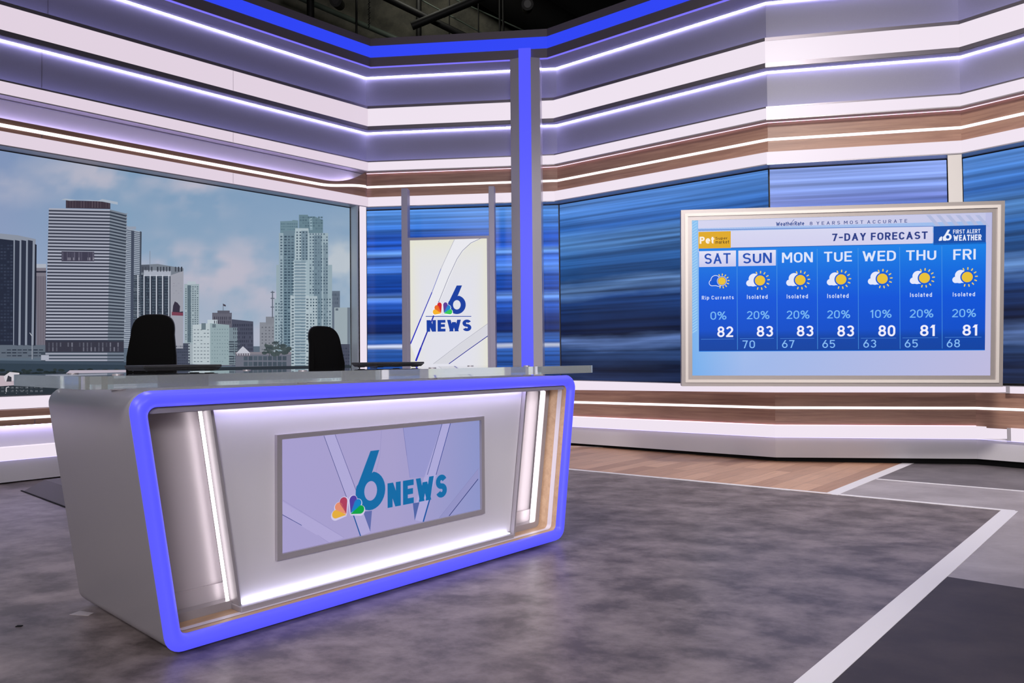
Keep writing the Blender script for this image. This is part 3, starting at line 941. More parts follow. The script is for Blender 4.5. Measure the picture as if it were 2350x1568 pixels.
cv.polyab([(bx0, by0), (fx0, by0), (fx0, by1), (bx0, by1)], (118, 138, 165), 0)
gx = [fx0 + (fx1 - fx0) * k / NX for k in range(NX + 1)]; gy = [by0 + (by1 - by0) * k / NY for k in range(NY + 1)]
gc = [[sky_col(*px_of(a, b_)) for b_ in gy] for a in gx]
for i in range(NX):
    for j in range(NY):
        cv.polyab([(gx[i], gy[j]), (gx[i + 1], gy[j]), (gx[i + 1], gy[j + 1]), (gx[i], gy[j + 1])], [gc[i][j], gc[i + 1][j], gc[i + 1][j + 1], gc[i][j + 1]], 0)


def jit(c, k): d = random.uniform(-k, k); return tuple(max(0, min(255, q + d)) for q in c)


def striped(tl, tr, br, bl, n, light, dark, frac=.5, lay=2, k=6):
    cv.poly([bl, br, tr, tl], dark, lay)
    for i in range(n):
        cv.quad(tl, tr, br, bl, 0, i / n, 1, (i + frac) / n, jit(light, k), lay + 1)


def windows(x0, y0, x1, y1, nx, ny, rgb, wfx=.5, wfy=.5, lay=3, k=14, miss=0.1, dy=0.0):
    for i in range(nx):
        for j in range(ny):
            if random.random() < miss: continue
            a = x0 + (x1 - x0) * (i + .5 - wfx / 2) / nx; b_ = a + (x1 - x0) * wfx / nx
            sl = dy * (a - x0) / max(1, (x1 - x0))
            c = y0 + (y1 - y0) * (j + .5 - wfy / 2) / ny + sl
            cv.rect(a, c, b_, c + (y1 - y0) * wfy / ny, jit(rgb, k), lay)


# far haze band and ground
cv.rect(-20, 795, 803, 850, (96, 110, 126), 1)
# dark fin tower at the left edge
cv.poly([(-20, 800), (81, 800), (82, 549), (40, 540), (-20, 534)], (142, 150, 166), 2)
cv.poly([(-20, 792), (30, 792), (31, 552), (-20, 546)], (40, 46, 64), 3)
for a, b_ in ((34, 45), (49, 60), (64, 75)):
    cv.poly([(a - 2, 792), (b_ - 3, 794), (b_, 553), (a, 551)], (46, 52, 70), 3)
cv.poly([(77, 794), (82, 794), (84, 562), (80, 560)], (34, 38, 52), 3)
windows(-15, 560, 30, 785, 6, 30, (52, 60, 80), .7, .5, 4, 6, .2)
cv.rect(-20, 792, 104, 822, (98, 108, 122), 3); windows(2, 800, 100, 820, 8, 3, (58, 66, 80), .8, .4, 4)
# slim brown tower
cv.rect(83, 606, 106, 803, (128, 124, 136), 1)
for k in range(6): cv.rect(84 + k * 3.8, 634, 85.6 + k * 3.8, 800, (92, 86, 100), 2)
cv.rect(83, 606, 106, 615, (176, 182, 196), 2); cv.rect(83, 622, 106, 626, (52, 52, 66), 2)
# tower behind, right of the main one
striped((286, 524), (324, 532), (322, 800), (284, 800), 62, (168, 178, 192), (92, 102, 120), .5, 1)
cv.poly([(299, 800), (305, 800), (308, 530), (301, 529)], (70, 78, 96), 3)
cv.poly([(320, 700), (323, 700), (325, 532), (321, 531)], (70, 78, 92), 3)
cv.rect(290, 520, 312, 527, (150, 160, 178), 2)
# main banded tower
striped((112, 478), (252, 481), (247, 784), (104, 784), 41, (170, 174, 190), (56, 60, 76), .52, 4, 7)
striped((252, 481), (291, 491), (284, 784), (247, 784), 41, (128, 138, 152), (58, 66, 80), .5, 4, 7)
for k in range(41):
    y = 478 + k * 7.46
    cv.rect(289.5 - k * .13, y + 11 - k * .2, 292.5 - k * .13, y + 13 - k * .2, (150, 158, 172), 6)
cv.poly([(141, 600), (216, 600), (216, 578), (141, 577)], (66, 64, 82), 7)
windows(141, 578, 216, 599, 14, 1, (84, 82, 100), .6, .9, 8, 12, .3); windows(150, 590, 216, 599, 16, 1, (140, 138, 152), .5, .7, 9, 20, .4)
cv.poly([(151, 478), (253, 480), (253, 463), (151, 460)], (64, 54, 66), 5); windows(151, 461, 253, 478, 16, 1, (80, 70, 80), .3, .9, 6)
cv.poly([(140, 458.5), (160, 461), (190, 460), (235, 463), (270, 470), (270, 464), (234, 457), (225, 461), (205, 459), (175, 459), (150, 456)], (172, 184, 200), 7)
cv.poly([(104, 809), (284, 809), (284, 784), (104, 784)], (58, 58, 72), 4); windows(108, 786, 284, 807, 20, 2, (96, 98, 112), .35, .9, 5, 22, .25)
cv.poly([(94, 832), (284, 832), (284, 808), (94, 808)], (64, 74, 88), 5)
for y in (810, 818, 825): cv.rect(104, y, 246, y + 4, (162, 166, 182), 6); cv.rect(246, y, 284, y + 4, (120, 130, 146), 6)
cv.rect(94, 815, 112, 827, (172, 176, 192), 7)
# street lamps
cv.line(73.5, 825, 73.5, 770, 2, (150, 156, 168), 8); cv.line(73.5, 772, 68, 764, 1.6, (190, 194, 204), 8)
# fin building
cv.poly([(322, 800), (420, 800), (421, 616), (362, 606), (322, 608)], (120, 128, 140), 1)
cv.rect(322, 608, 345, 626, (86, 92, 106), 2); windows(324, 610, 420, 626, 14, 1, (66, 72, 84), .5, .7, 3)
cv.poly([(330, 634), (392, 634), (392, 622), (330, 620)], (172, 178, 192), 3)
cv.rect(304, 631, 392, 800, (52, 60, 74), 2)
for k in range(6): windows(306 + k * 14.3, 634, 316 + k * 14.3, 798, 4, 26, (84, 98, 112), .6, .55, 3, 10, .1)
for k in range(6): cv.rect(315.0 + k * 14.2, 631, 317.4 + k * 14.2, 800, (198, 204, 216), 4)
cv.poly([(391, 800), (420, 800), (421, 622), (391, 632)], (160, 162, 174), 4)
cv.poly([(395, 722), (419, 725), (420, 715), (412, 716), (413, 703), (407, 695), (401, 692), (397, 702)], (56, 50, 66), 5)
cv.poly([(394, 724), (420, 725), (420, 718), (394, 716)], (124, 66, 84), 6); windows(396, 648, 418, 676, 4, 5, (150, 150, 164), .6, .3, 5, 5, .3)
cv.line(344, 622, 344, 576, 1.4, (132, 142, 158), 2)
# slim pale tower
cv.rect(423, 652, 457, 800, (160, 176, 184), 1); cv.rect(430, 646, 449, 653, (182, 194, 204), 1); windows(424, 656, 456, 786, 6, 26, (92, 108, 120), .5, .55, 2)
cv.rect(430, 655, 438, 786, (92, 110, 122), 2)
# low dark block
cv.rect(396, 788, 436, 842, (74, 80, 98), 3); windows(397, 792, 436, 838, 8, 7, (62, 68, 84), .8, .4, 4, 6)
# pale block
cv.poly([(442, 836), (482, 838), (482, 742), (442, 746)], (188, 200, 206), 4); cv.poly([(482, 838), (526, 838), (526, 746), (482, 742)], (150, 170, 176), 4)
windows(443, 753, 481, 834, 5, 10, (112, 124, 134), .55, .22, 5, 10, .08); windows(484, 752, 525, 834, 7, 10, (116, 136, 144), .35, .25, 5, 8, .1)
cv.rect(432, 790, 443, 836, (164, 176, 184), 3); cv.rect(462, 742, 472, 757, (108, 124, 134), 5); cv.rect(487, 744, 495, 752, (104, 120, 130), 5)
cv.rect(476, 734, 499, 745, (194, 206, 214), 3)
# old brown stepped building
cv.rect(487, 718, 532, 840, (102, 102, 116), 2); cv.rect(499, 713, 527, 720, (92, 92, 106), 2); cv.poly([(532, 840), (582, 840), (581, 738), (532, 733)], (76, 80, 98), 2)
windows(490, 726, 530, 744, 9, 2, (66, 66, 80), .45, .8, 3); windows(534, 742, 580, 834, 11, 10, (52, 56, 72), .45, .6, 3, 8)
cv.line(512, 714, 512, 698, 1, (80, 80, 90), 2); cv.poly([(512, 702), (518, 704), (518, 700), (511, 697)], (74, 70, 82), 3)
cv.rect(524, 752, 545, 838, (124, 140, 150), 3); windows(524, 782, 552, 838, 2, 10, (70, 80, 92), .9, .5, 4)
# grey slab
cv.rect(596, 740, 632, 812, (138, 142, 152), 1); cv.rect(610, 727, 632, 745, (132, 136, 146), 1); windows(598, 748, 630, 806, 4, 8, (108, 112, 122), .4, .4, 2)
# condo tower
cv.poly([(643, 540), (684, 540), (684, 506), (672, 505), (670, 507), (643, 508)], (112, 140, 152), 2); windows(644, 511, 683, 536, 8, 4, (96, 124, 138), .8, .5, 3, 8)
cv.poly([(686, 540), (741, 540), (741, 505), (722, 497), (708, 497), (706, 493), (686, 493)], (104, 132, 144), 2)
cv.poly([(711, 528), (717, 528), (716, 500), (710, 502)], (150, 176, 188), 3); windows(687, 496, 741, 528, 9, 5, (90, 116, 130), .75, .6, 3, 10)
cv.rect(640, 535, 753, 690, (156, 176, 186), 3); cv.rect(634, 608, 762, 700, (152, 172, 182), 3); cv.rect(629, 686, 762, 842, (158, 176, 186), 3)
for x0, x1, y0, y1, c in ((650, 676, 530, 842, (112, 136, 150)), (720, 738, 540, 842, (116, 138, 152)), (742, 752, 560, 842, (128, 148, 160)), (640, 648, 536, 842, (150, 170, 182))):
    cv.rect(x0, y0, x1, y1, c, 4)
cv.rect(677, 524, 708, 842, (172, 190, 198), 4); cv.rect(691, 530, 706, 600, (120, 142, 156), 5)
cv.rect(672, 596, 707, 842, (160, 180, 190), 5); cv.rect(666, 678, 709, 842, (178, 194, 202), 6); cv.rect(676, 600, 701, 842, (128, 150, 164), 7)
cv.rect(709, 680, 728, 842, (174, 190, 198), 5)
windows(641, 540, 676, 838, 4, 44, (84, 104, 118), .5, .5, 5, 16, .1); windows(651, 540, 675, 838, 3, 44, (66, 86, 102), .7, .5, 6, 16, .15)
windows(678, 530, 707, 598, 4, 10, (78, 98, 112), .5, .55, 6, 16, .1); windows(709, 534, 753, 676, 7, 20, (86, 106, 122), .5, .5, 6, 20, .15)
windows(710, 684, 760, 838, 8, 22, (84, 104, 118), .5, .5, 7, 18, .12); windows(667, 684, 676, 838, 1, 22, (90, 108, 122), .6, .45, 8, 10)
windows(677, 602, 700, 838, 2, 34, (84, 104, 122), .85, .42, 8, 18, .05); windows(701, 684, 709, 838, 1, 22, (92, 108, 122), .6, .45, 8, 10)
windows(630, 694, 650, 838, 3, 20, (88, 108, 122), .45, .5, 7, 14, .1)
for y in range(604, 838, 7): cv.rect(674, y, 703, y + 2, (186, 202, 210), 9)
cv.rect(624, 668, 626.5, 730, (96, 104, 118), 2)
for y in (670, 684, 704): cv.rect(621, y, 630, y + 2, (90, 98, 112), 2)
# right edge blocks
cv.rect(760, 668, 780, 842, (100, 112, 128), 1); windows(761, 672, 780, 700, 5, 3, (80, 92, 108), .5, .6, 2)
cv.rect(767, 706, 803, 800, (158, 172, 180), 2); cv.rect(797, 706, 803, 800, (110, 122, 136), 3); cv.rect(770, 708, 776, 713, (96, 108, 120), 3)
cv.rect(766, 790, 803, 850, (74, 78, 96), 4); windows(768, 796, 803, 842, 6, 6, (60, 66, 84), .7, .4, 5, 8)
# marina building, trees, canopy
cv.rect(540, 812, 668, 850, (110, 114, 128), 7)
windows(558, 816, 658, 842, 9, 2, (74, 86, 98), .82, .75, 8, 8, 0); cv.rect(540, 808, 668, 814, (132, 128, 138), 8)
cv.poly([(541, 812), (575, 812), (566, 803), (557, 795), (550, 802)], (198, 200, 212), 9); cv.rect(543, 811, 574, 818, (108, 104, 116), 9)
for k in range(6): cv.rect(544 + k * 5.4, 810, 546 + k * 5.4, 816, (186, 186, 198), 10)
for k in range(46):
    x = random.uniform(606, 664); y = random.uniform(790, 815)
    cv.ellipse(x, y, random.uniform(3, 7), random.uniform(2, 5), jit((70, 82, 84), 12), 10, 8)
for cx, cy in ((632, 786), (648, 792), (618, 798)):
    for a in range(0, 360, 40): cv.line(cx, cy, cx + 9 * math.cos(math.radians(a)), cy - 5 * math.sin(math.radians(a)) + 2, 2, (62, 74, 78), 11)
    cv.line(cx, cy, cx, cy + 22, 1.6, (74, 82, 86), 10)
# elevated road and shore
cv.poly([(-20, 856), (310, 852), (310, 832), (-20, 827)], (52, 66, 80), 9)
cv.poly([(-20, 834), (310, 838), (310, 833), (-20, 827)], (64, 78, 94), 10)
cv.poly([(-20, 913), (820, 905), (803, 838), (300, 846), (-20, 846)], (44, 52, 60), 8)
for k in range(60):
    x = random.uniform(-10, 300); cv.ellipse(x, random.uniform(849, 858), random.uniform(4, 9), random.uniform(2, 4), jit((40, 50, 52), 10), 10, 8)
cv.poly([(140, 866), (300, 858), (300, 849), (160, 850)], (188, 178, 192), 11); cv.poly([(100, 872), (220, 868), (220, 858), (112, 860)], (120, 124, 136), 12)
cv.poly([(-20, 888), (100, 880), (100, 864), (-20, 862)], (196, 180, 190), 11); cv.poly([(8, 864), (22, 854), (44, 856), (44, 872), (12, 876)], (214, 208, 216), 12)
cv.poly([(14, 876), (26, 876), (26, 866), (18, 862)], (62, 62, 72), 13)
windows(0, 886, 100, 902, 9, 2, (74, 80, 88), .6, .5, 10, 24, .2); windows(0, 886, 100, 906, 12, 3, (120, 122, 130), .25, .25, 11, 24, .4)
cv.line(14, 900, 14, 890, 2, (200, 198, 206), 12); cv.line(14, 890, 20, 888, 2, (200, 198, 206), 12)
cv.build('picture', 'pic_sky', sk)

# ------------------------------------------------------------------ portrait monitor on posts
KD = 0.40


def kp(x, y, d=KD): return on_plane(x, y, n3(PL[1]) + n3(MN) * d, n3(MN))


kc = kp(1028, 700)
kt = thing('portrait_monitor', (kc.x, kc.y, 0), math.atan2(MT.y, MT.x), 'portrait monitor with a white station logo picture, held between two tall grey posts', 'monitor')


def kt_of(P): return (Vector((P.x, P.y)) - PL[1]).dot(MT)


def mbox(mb, t0, t1, d0, d1, z0, z1):
    mb.hexa([m_pt(t0, d0, z0), m_pt(t1, d0, z0), m_pt(t1, d1, z0), m_pt(t0, d1, z0), m_pt(t0, d0, z1), m_pt(t1, d0, z1), m_pt(t1, d1, z1), m_pt(t0, d1, z1)])


tl0, tl1 = kt_of(kp(921, 500)), kt_of(kp(935, 500)); tr0, tr1 = kt_of(kp(1121.5, 500)), kt_of(kp(1134.5, 500))
ts0, ts1 = kt_of(kp(940, 600)), kt_of(kp(1117.5, 600))
zt = kp(1030, 549).z; zft = kp(1030, 545).z
zb_ = 0.86
for t0, t1, zz in ((tl0, tl1, kp(928, 432).z), (tr0, tr1, kp(1128, 427).z)):
    mb = MB(); mbox(mb, t0, t1, KD - .14, KD, 0.0, zz); mb.build('post', M['kiosk_frame'], kt, bevel=.004)
    mb = MB(); mbox(mb, t0 - .12, t1 + .12, KD - .32, KD + .2, 0.0, .012); mb.build('foot_plate', M['kiosk_frame'], kt)
mb = MB()
mbox(mb, tl1, tr0, KD - .09, KD - .004, zt, zft + .01); mbox(mb, tl1, ts0, KD - .09, KD - .004, zb_ - .03, zt); mbox(mb, ts1, tr0, KD - .09, KD - .004, zb_ - .03, zt); mbox(mb, tl1, tr0, KD - .09, KD - .004, zb_ - .05, zb_)
mb.build('bezel', M['kiosk_frame'], kt)
mb = MB(); mbox(mb, ts0, ts1, KD - .085, KD - .03, zb_, zt); mb.build('casing', M['black_plastic'], kt)
kv = Canvas(m_pt(0, KD - .026, 0), n3(MN), n3(MT), .0004)
kv.P = m_pt((ts0 + ts1) / 2, KD - .026, 1.8)
ka = (ts1 - ts0) / 2
NK = 14
for i in range(NK):
    for j in range(NK):
        def kcol(u, v):
            e = max(abs(u) ** 5, (1 - v) ** 6 * 0 + v ** 7)
            return (224 + 4 * e, 224 + 3 * e, 234 - 22 * e)
        u0, u1, v0, v1 = i / NK * 2 - 1, (i + 1) / NK * 2 - 1, j / NK, (j + 1) / NK
        q = lambda u, v: (u * ka, zb_ + v * (zt - zb_) - 1.8)
        kv.polyab([q(u0, v0), q(u1, v0), q(u1, v1), q(u0, v1)], [kcol(u0, v0), kcol(u1, v0), kcol(u1, v1), kcol(u0, v1)], 0)


def zp(x, y): return 800 + x / 3.136, 400 + y / 3.136


def kline(pts, w, rgb, lay):
    pts = [zp(*p) for p in pts]
    for (x0, y0), (x1, y1) in zip(pts[:-1], pts[1:]): kv.line(x0, y0, x1, y1, w, rgb, lay)


# folded-ribbon lines of the background
kv.poly([zp(445, 1225), zp(490, 1340), zp(640, 960), zp(790, 600), zp(860, 510), zp(960, 462), zp(760, 470), zp(700, 600), zp(600, 860)], (232, 232, 238), 1)
kv.poly([zp(610, 1365), zp(722, 1365), zp(1002, 1162), zp(1002, 1075)], (214, 214, 222), 1)
for pts, cols in (([(445, 1222), (520, 1040), (600, 850), (665, 680)], ((30, 36, 190), (40, 50, 180), (100, 110, 190))), ([(484, 1345), (520, 1250), (620, 1000), (650, 915)], ((34, 40, 190), (34, 40, 170), (60, 70, 160)))):
    for k, c in enumerate(cols): kline(pts[k:k + 2], (2.6, 2.0, 1.2)[k] * (1.5 if pts[0][1] == 1345 else 1), c, 2)
kline([(665, 680), (720, 560), (762, 470)], .8, (150, 150, 170), 2)
kline([(650, 915), (720, 740), (780, 610), (820, 550), (880, 495), (955, 460)], .9, (90, 92, 130), 2)
kline([(610, 1365), (800, 1220), (1002, 1075)], .7, (150, 150, 165), 2)
kline([(722, 1365), (860, 1265), (1004, 1163)], 1.7, (34, 38, 150), 2)
kv.six(zp(716, 1008), zp(842, 800), (22, 62, 160), 3)
kv.feathers(zp(600, 1008), zp(752, 918), [(246, 178, 40), (232, 108, 36), (206, 34, 44), (92, 60, 150), (36, 130, 205), (58, 200, 90)], (244, 244, 250), 4)
kv.rect(*zp(555, 1021), *zp(883, 1026), (22, 62, 160), 3)
kv.text('NEWS', zp(562, 1134), zp(883, 1046), (22, 62, 160), 4, .24, .11)
kv.build('display', 'pic', kt)

# ------------------------------------------------------------------ big weather monitor
YAW, TILT, ROL = math.radians(-7.68), math.radians(3.3), math.radians(-.356)
WC = Vector((3.1496, 7.2, 1.7197))
e1 = Vector((math.cos(YAW), math.sin(YAW), 0)); nn = Vector((math.sin(YAW), -math.cos(YAW), 0))
up = math.cos(TILT) * Vector((0, 0, 1)) + math.sin(TILT) * nn
WA = math.cos(ROL) * e1 + math.sin(ROL) * up; WB = -math.sin(ROL) * e1 + math.cos(ROL) * up; WN = WA.cross(WB).normalized()
SW, SH = 2.7505 / 2, 1.5326 / 2
wt = thing('forecast_monitor', (3.3, 7.75, 0.84), YAW, 'large wide monitor in a pale stepped frame showing a seven day forecast', 'monitor')


def wq(a, b_, d): return WC + WA * a + WB * b_ + WN * d


def ring(name, mat, o, i, d0, d1, parent):
    """rectangular frame between half sizes o and i"""
    mb = MB()
    P = lambda q, d: [wq(-q[0], -q[1], d), wq(q[0], -q[1], d), wq(q[0], q[1], d), wq(-q[0], q[1], d)]
    o0, o1, i0, i1 = P(o, d0), P(o, d1), P(i, d0), P(i, d1)
    for k in range(4):
        j = (k + 1) % 4
        mb.face([o0[k], o0[j], o1[j], o1[k]]); mb.face([o1[k], o1[j], i1[j], i1[k]]); mb.face([i1[k], i1[j], i0[j], i0[k]]); mb.face([i0[k], i0[j], o0[j], o0[k]])
    return mb.build(name, M[mat], parent)


ring('outer_frame', 'monitor_grey', (SW + .105, SH + .105), (SW + .068, SH + .068), -.10, .012, wt)
ring('frame_bevel', 'monitor_cream', (SW + .068, SH + .068), (SW + .040, SH + .040), -.09, .020, wt)
ring('inner_frame', 'monitor_grey', (SW + .040, SH + .040), (SW, SH), -.08, .010, wt)
mb = MB(); mb.hexa([wq(-SW - .03, -SH - .03, -.11), wq(SW + .03, -SH - .03, -.11), wq(SW + .03, -SH - .03, -.004), wq(-SW - .03, -SH - .03, -.004), wq(-SW - .03, SH + .03, -.11), wq(SW + .03, SH + .03, -.11), wq(SW + .03, SH + .03, -.004), wq(-SW - .03, SH + .03, -.004)])
mb.build('casing', M['black_plastic'], wt)
mb = MB(); mb.tube(wq(-.3, 0, -.1), wq(-.3, 0, -.1) + Vector((-.12, 1.1, 0)), .05); mb.tube(wq(.3, 0, -.1), wq(.3, 0, -.1) + Vector((.0, .80, 0)), .05); mb.build('wall_bracket', M['black'], wt)

wv = Canvas(WC, WN, WA, .0004)
z7 = lambda x, y: (1550 + x / 2.9375, 440 + y / 2.9375)


def wrect(x0, y0, x1, y1, rgb, lay, rgb2=None, horiz=False):
    """rectangle whose upright corners are given in the zoomed picture: TL (x0,y0) to BR (x1,y1), in true screen axes"""
    a0, b1 = wv.ab(*z7(x0, y0)); a1, b0 = wv.ab(*z7(x1, y1))
    if rgb2: cols = [rgb, rgb2, rgb2, rgb] if horiz else [rgb2, rgb2, rgb, rgb]
    else: cols = rgb
    wv.polyab([(a0, b0), (a1, b0), (a1, b1), (a0, b1)], cols, lay)
    return a0, b0, a1, b1


for x0, x1, c0, c1, c2, c3 in ((-SW, -SW + .5, (118, 174, 236), (158, 184, 234), (176, 202, 238), (134, 190, 240)), (-SW + .5, SW, (158, 184, 234), (190, 186, 222), (186, 188, 226), (176, 202, 238))):
    wv.polyab([(x0, -SH), (x1, -SH), (x1, SH), (x0, SH)], [c0, c1, c2, c3], 0)
for k in range(40):
    b0 = -SH + .42 + k * .028
    wv.polyab([(-SW + .004, b0), (-SW + .05, b0 + .03), (-SW + .05, b0 + .042), (-SW + .004, b0 + .012)], (160, 208, 244), 2)
wrect(153, 195, 2090, 248, (212, 212, 238), 2, (196, 198, 230), True)
for k in range(6):
    x = 1760 + k * 66
    wv.poly([z7(x, 236), z7(x + 30, 236), z7(x - 40, 158), z7(x - 70, 158)], (178, 186, 220), 3)
wrect(153, 248, 2092, 268, (150, 186, 236), 2)
wv.line(*z7(154, 259), *z7(1740, 233), 1.6, (92, 128, 200), 4)
wrect(153, 270, 1733, 374, (214, 214, 240), 3, (208, 206, 236))
wrect(153, 374, 2092, 400, (120, 178, 240), 2)
wrect(155, 272, 373, 380, (222, 168, 30), 4)
wrect(1740, 234, 2092, 352, (16, 78, 168), 4)
wv.line(*z7(375, 380), *z7(1735, 351), 1.6, (30, 90, 180), 4)
wrect(157, 384, 2086, 1070, (10, 120, 226), 3)
a0, b1 = wv.ab(*z7(157, 384)); a1, b0 = wv.ab(*z7(2086, 1066))
gr = [(0, (12, 66, 160)), (.13, (8, 68, 168)), (.20, (8, 78, 200)), (.5, (4, 84, 216)), (.75, (8, 106, 222)), (1, (20, 128, 230))]
for (v0, c0), (v1, c1) in zip(gr[:-1], gr[1:]):
    wv.polyab([(a0, b0 + (b1 - b0) * v0), (a1, b0 + (b1 - b0) * v0), (a1, b0 + (b1 - b0) * v1), (a0, b0 + (b1 - b0) * v1)], [c0, c0, c1, c1], 4)
for x, yt, yb in ((416, 396, 1066), (684, 388, 1064), (956, 386, 1062), (1232, 380, 1062), (1512, 374, 1060), (1796, 368, 1058)):
    wv.line(*z7(x - 1, yt), *z7(x + 2, yb), 1.1, (74, 150, 226), 5)
for x0, x1, y in ((172, 396, 995), (434, 664, 992), (706, 936, 991), (976, 1210, 990), (1250, 1488, 989), (1530, 1770, 986), (1816, 2062, 983)):
    wv.line(*z7(x0, y), *z7(x1, y - 2), 1.0, (70, 130, 214), 5)
wrect(159, 402, 408, 504, (226, 226, 246), 5, (200, 200, 236)); wrect(424, 398, 677, 498, (226, 226, 246), 5, (200, 200, 236))
DAYS = [('SAT', (196, 488), (372, 414), (30, 78, 178)), ('SUN', (454, 485), (650, 411), (30, 78, 178)), ('MON', (718, 480), (926, 407), (220, 228, 250)), ('TUE', (1001, 474), (1190, 402), (220, 228, 250)),
        ('WED', (1260, 470), (1486, 397), (220, 228, 250)), ('THU', (1554, 464), (1758, 392), (220, 228, 250)), ('FRI', (1872, 460), (2024, 386), (220, 228, 250))]
for s_, p, q, c in DAYS: wv.text(s_, z7(*p), z7(*q), c, 6, .15, .12)
NOTE = [('Rip Currents', (178, 734), (393, 700)), ('Isolated', (482, 724), (621, 694)), ('Isolated', (750, 721), (893, 691)), ('Isolated', (1023, 718), (1167, 687)), None, ('Isolated', (1581, 711), (1729, 680)), ('Isolated', (1869, 707), (2019, 677))]
for n_ in NOTE:
    if n_: wv.text(n_[0], z7(*n_[1]), z7(*n_[2]), (214, 226, 250), 6, .15, .22)
PCT = [('0%', (236, 864), (344, 808)), ('20%', (481, 860), (634, 804)), ('20%', (749, 858), (904, 801)), ('20%', (1022, 855), (1178, 799)), ('10%', (1310, 852), (1457, 796)), ('20%', (1579, 850), (1739, 793)), ('20%', (1864, 847), (2026, 790))]
for s_, p, q in PCT: wv.text(s_, z7(*p), z7(*q), (118, 182, 242), 6, .125, .12)
HI = [('82', (282, 981), (389, 908)), ('83', (548, 978), (658, 905)), ('83', (818, 976), (930, 903)), ('83', (1091, 977), (1204, 902)), ('80', (1367, 976), (1482, 900)), ('81', (1648, 974), (1752, 898)), ('81', (1934, 971), (2038, 896))]
for s_, p, q in HI: wv.text(s_, z7(*p), z7(*q), (236, 236, 252), 6, .16, .12)
LO = [('70', (452, 1056), (536, 1003)), ('67', (718, 1054), (802, 1001)), ('65', (990, 1054), (1076, 1000)), ('63', (1266, 1052), (1353, 998)), ('65', (1545, 1051), (1634, 997)), ('68', (1828, 1050), (1918, 995))]
for s_, p, q in LO: wv.text(s_, z7(*p), z7(*q), (132, 186, 244), 6, .125)
wv.text('7-DAY FORECAST', z7(1056, 334), z7(1700, 268), (38, 58, 132), 6, .18, .15)
wv.text('8 YEARS MOST ACCURATE', z7(905, 226), z7(1562, 186), (58, 76, 140), 6, .14, .5)
wv.text('WeatherRate', z7(678, 232), z7(868, 200), (30, 66, 140), 6, .17, .1)
wv.line(*z7(776, 216), *z7(800, 188), 1.0, (60, 80, 140), 6)
wv.text('Pet', z7(163, 352), z7(262, 302), (250, 240, 226), 6, .20, .10)
wv.text('Super', z7(270, 328), z7(350, 304), (70, 52, 22), 6, .13); wv.text('market', z7(270, 352), z7(362, 326), (70, 52, 22), 6, .13)
wv.text('FIRST ALERT', z7(1871, 284), z7(2055, 252), (226, 232, 250), 6, .17, .14); wv.text('WEATHER', z7(1873, 332), z7(2063, 288), (226, 232, 250), 6, .21, .13)
wv.six(z7(1808, 330), z7(1862, 256), (232, 236, 250), 6)
wv.feathers(z7(1771, 332), z7(1828, 300), [(232, 236, 250)] * 6, None, 7)


def bar(c, ang, r0, r1, w, rgb, lay):
    d = Vector((math.cos(ang), math.sin(ang))); n = Vector((-d.y, d.x)) * w
    p, q = Vector(c) + d * r0, Vector(c) + d * r1
    wv.polyab([tuple(p - n), tuple(q - n), tuple(q + d * w * .7), tuple(q + n), tuple(p + n), tuple(p - d * w * .7)], rgb, lay)


def disc(c, r, rgb, lay, rx=1.0, n=26):
    wv.polyab([(c[0] + r * rx * math.cos(2 * math.pi * k / n), c[1] + r * math.sin(2 * math.pi * k / n)) for k in range(n)], rgb, lay)


SUNS = [(313, 603, .72), (570, 599, 1), (841, 596, 1), (1116, 592, 1), (1394, 587, 1), (1678, 582, 1), (1966, 576, 1)]
for k, (x, y, sz) in enumerate(SUNS):
    c = wv.ab(*z7(x, y)); r = .049 * (1 if k else .78)
    u_ = .049 * (1 if k else .92)
    blue = (6, 86, 210)
    if k:
        for dx, dy, rr in ((-1.35, -.25, .92), (-2.05, -.5, .62), (-.9, -.55, .55)): disc((c[0] + dx * u_, c[1] + dy * u_), rr * u_, (228, 232, 252), 6)
        disc((c[0] - 1.15 * u_, c[1] + .35 * u_), 1.05 * u_, (228, 232, 252), 6)
        wv.polyab([(c[0] - 2.3 * u_, c[1] - 1.1 * u_), (c[0] - .6 * u_, c[1] - 1.1 * u_), (c[0] - .6 * u_, c[1] - .3 * u_), (c[0] - 2.3 * u_, c[1] - .3 * u_)], (228, 232, 252), 6)
    else:
        for col, gx, ly in (((228, 232, 252), 0, 6), (blue, .13, 7)):
            for dx, dy, rr in ((-1.35, .25, 1.05), (-2.05, -.35, .72), (-.7, -.25, .95)): disc((c[0] + dx * u_, c[1] + dy * u_), (rr - gx) * u_, col, ly)
            wv.polyab([(c[0] - 2.2 * u_, c[1] - (1.05 - gx) * u_), (c[0] - .6 * u_, c[1] - (1.05 - gx) * u_), (c[0] - .6 * u_, c[1] - .2 * u_), (c[0] - 2.2 * u_, c[1] - .2 * u_)], col, ly)
    disc(c, r * 1.24, blue if k else (228, 232, 252), 8)
    if not k: disc(c, r * 1.14, blue, 9)
    disc(c, r, (232, 192, 56), 10)
    for q in range(9):
        bar(c, math.radians(114 - q * 27.5), r * 1.45, r * 1.85, .0052, (236, 208, 92), 9)
wv.build('display', 'pic', wt)

# ------------------------------------------------------------------ anchor desk
DROT = math.atan2(DU.y, DU.x)
desk = thing('anchor_desk', DB + DU * 1.193 + DN * .5, DROT, 'long silver anchor desk with a glowing blue front frame and a thick clear top', 'desk')


def dk(u, w, z): return DB + DU * u + DN * w + Vector((0, 0, z))


UC = 1.193


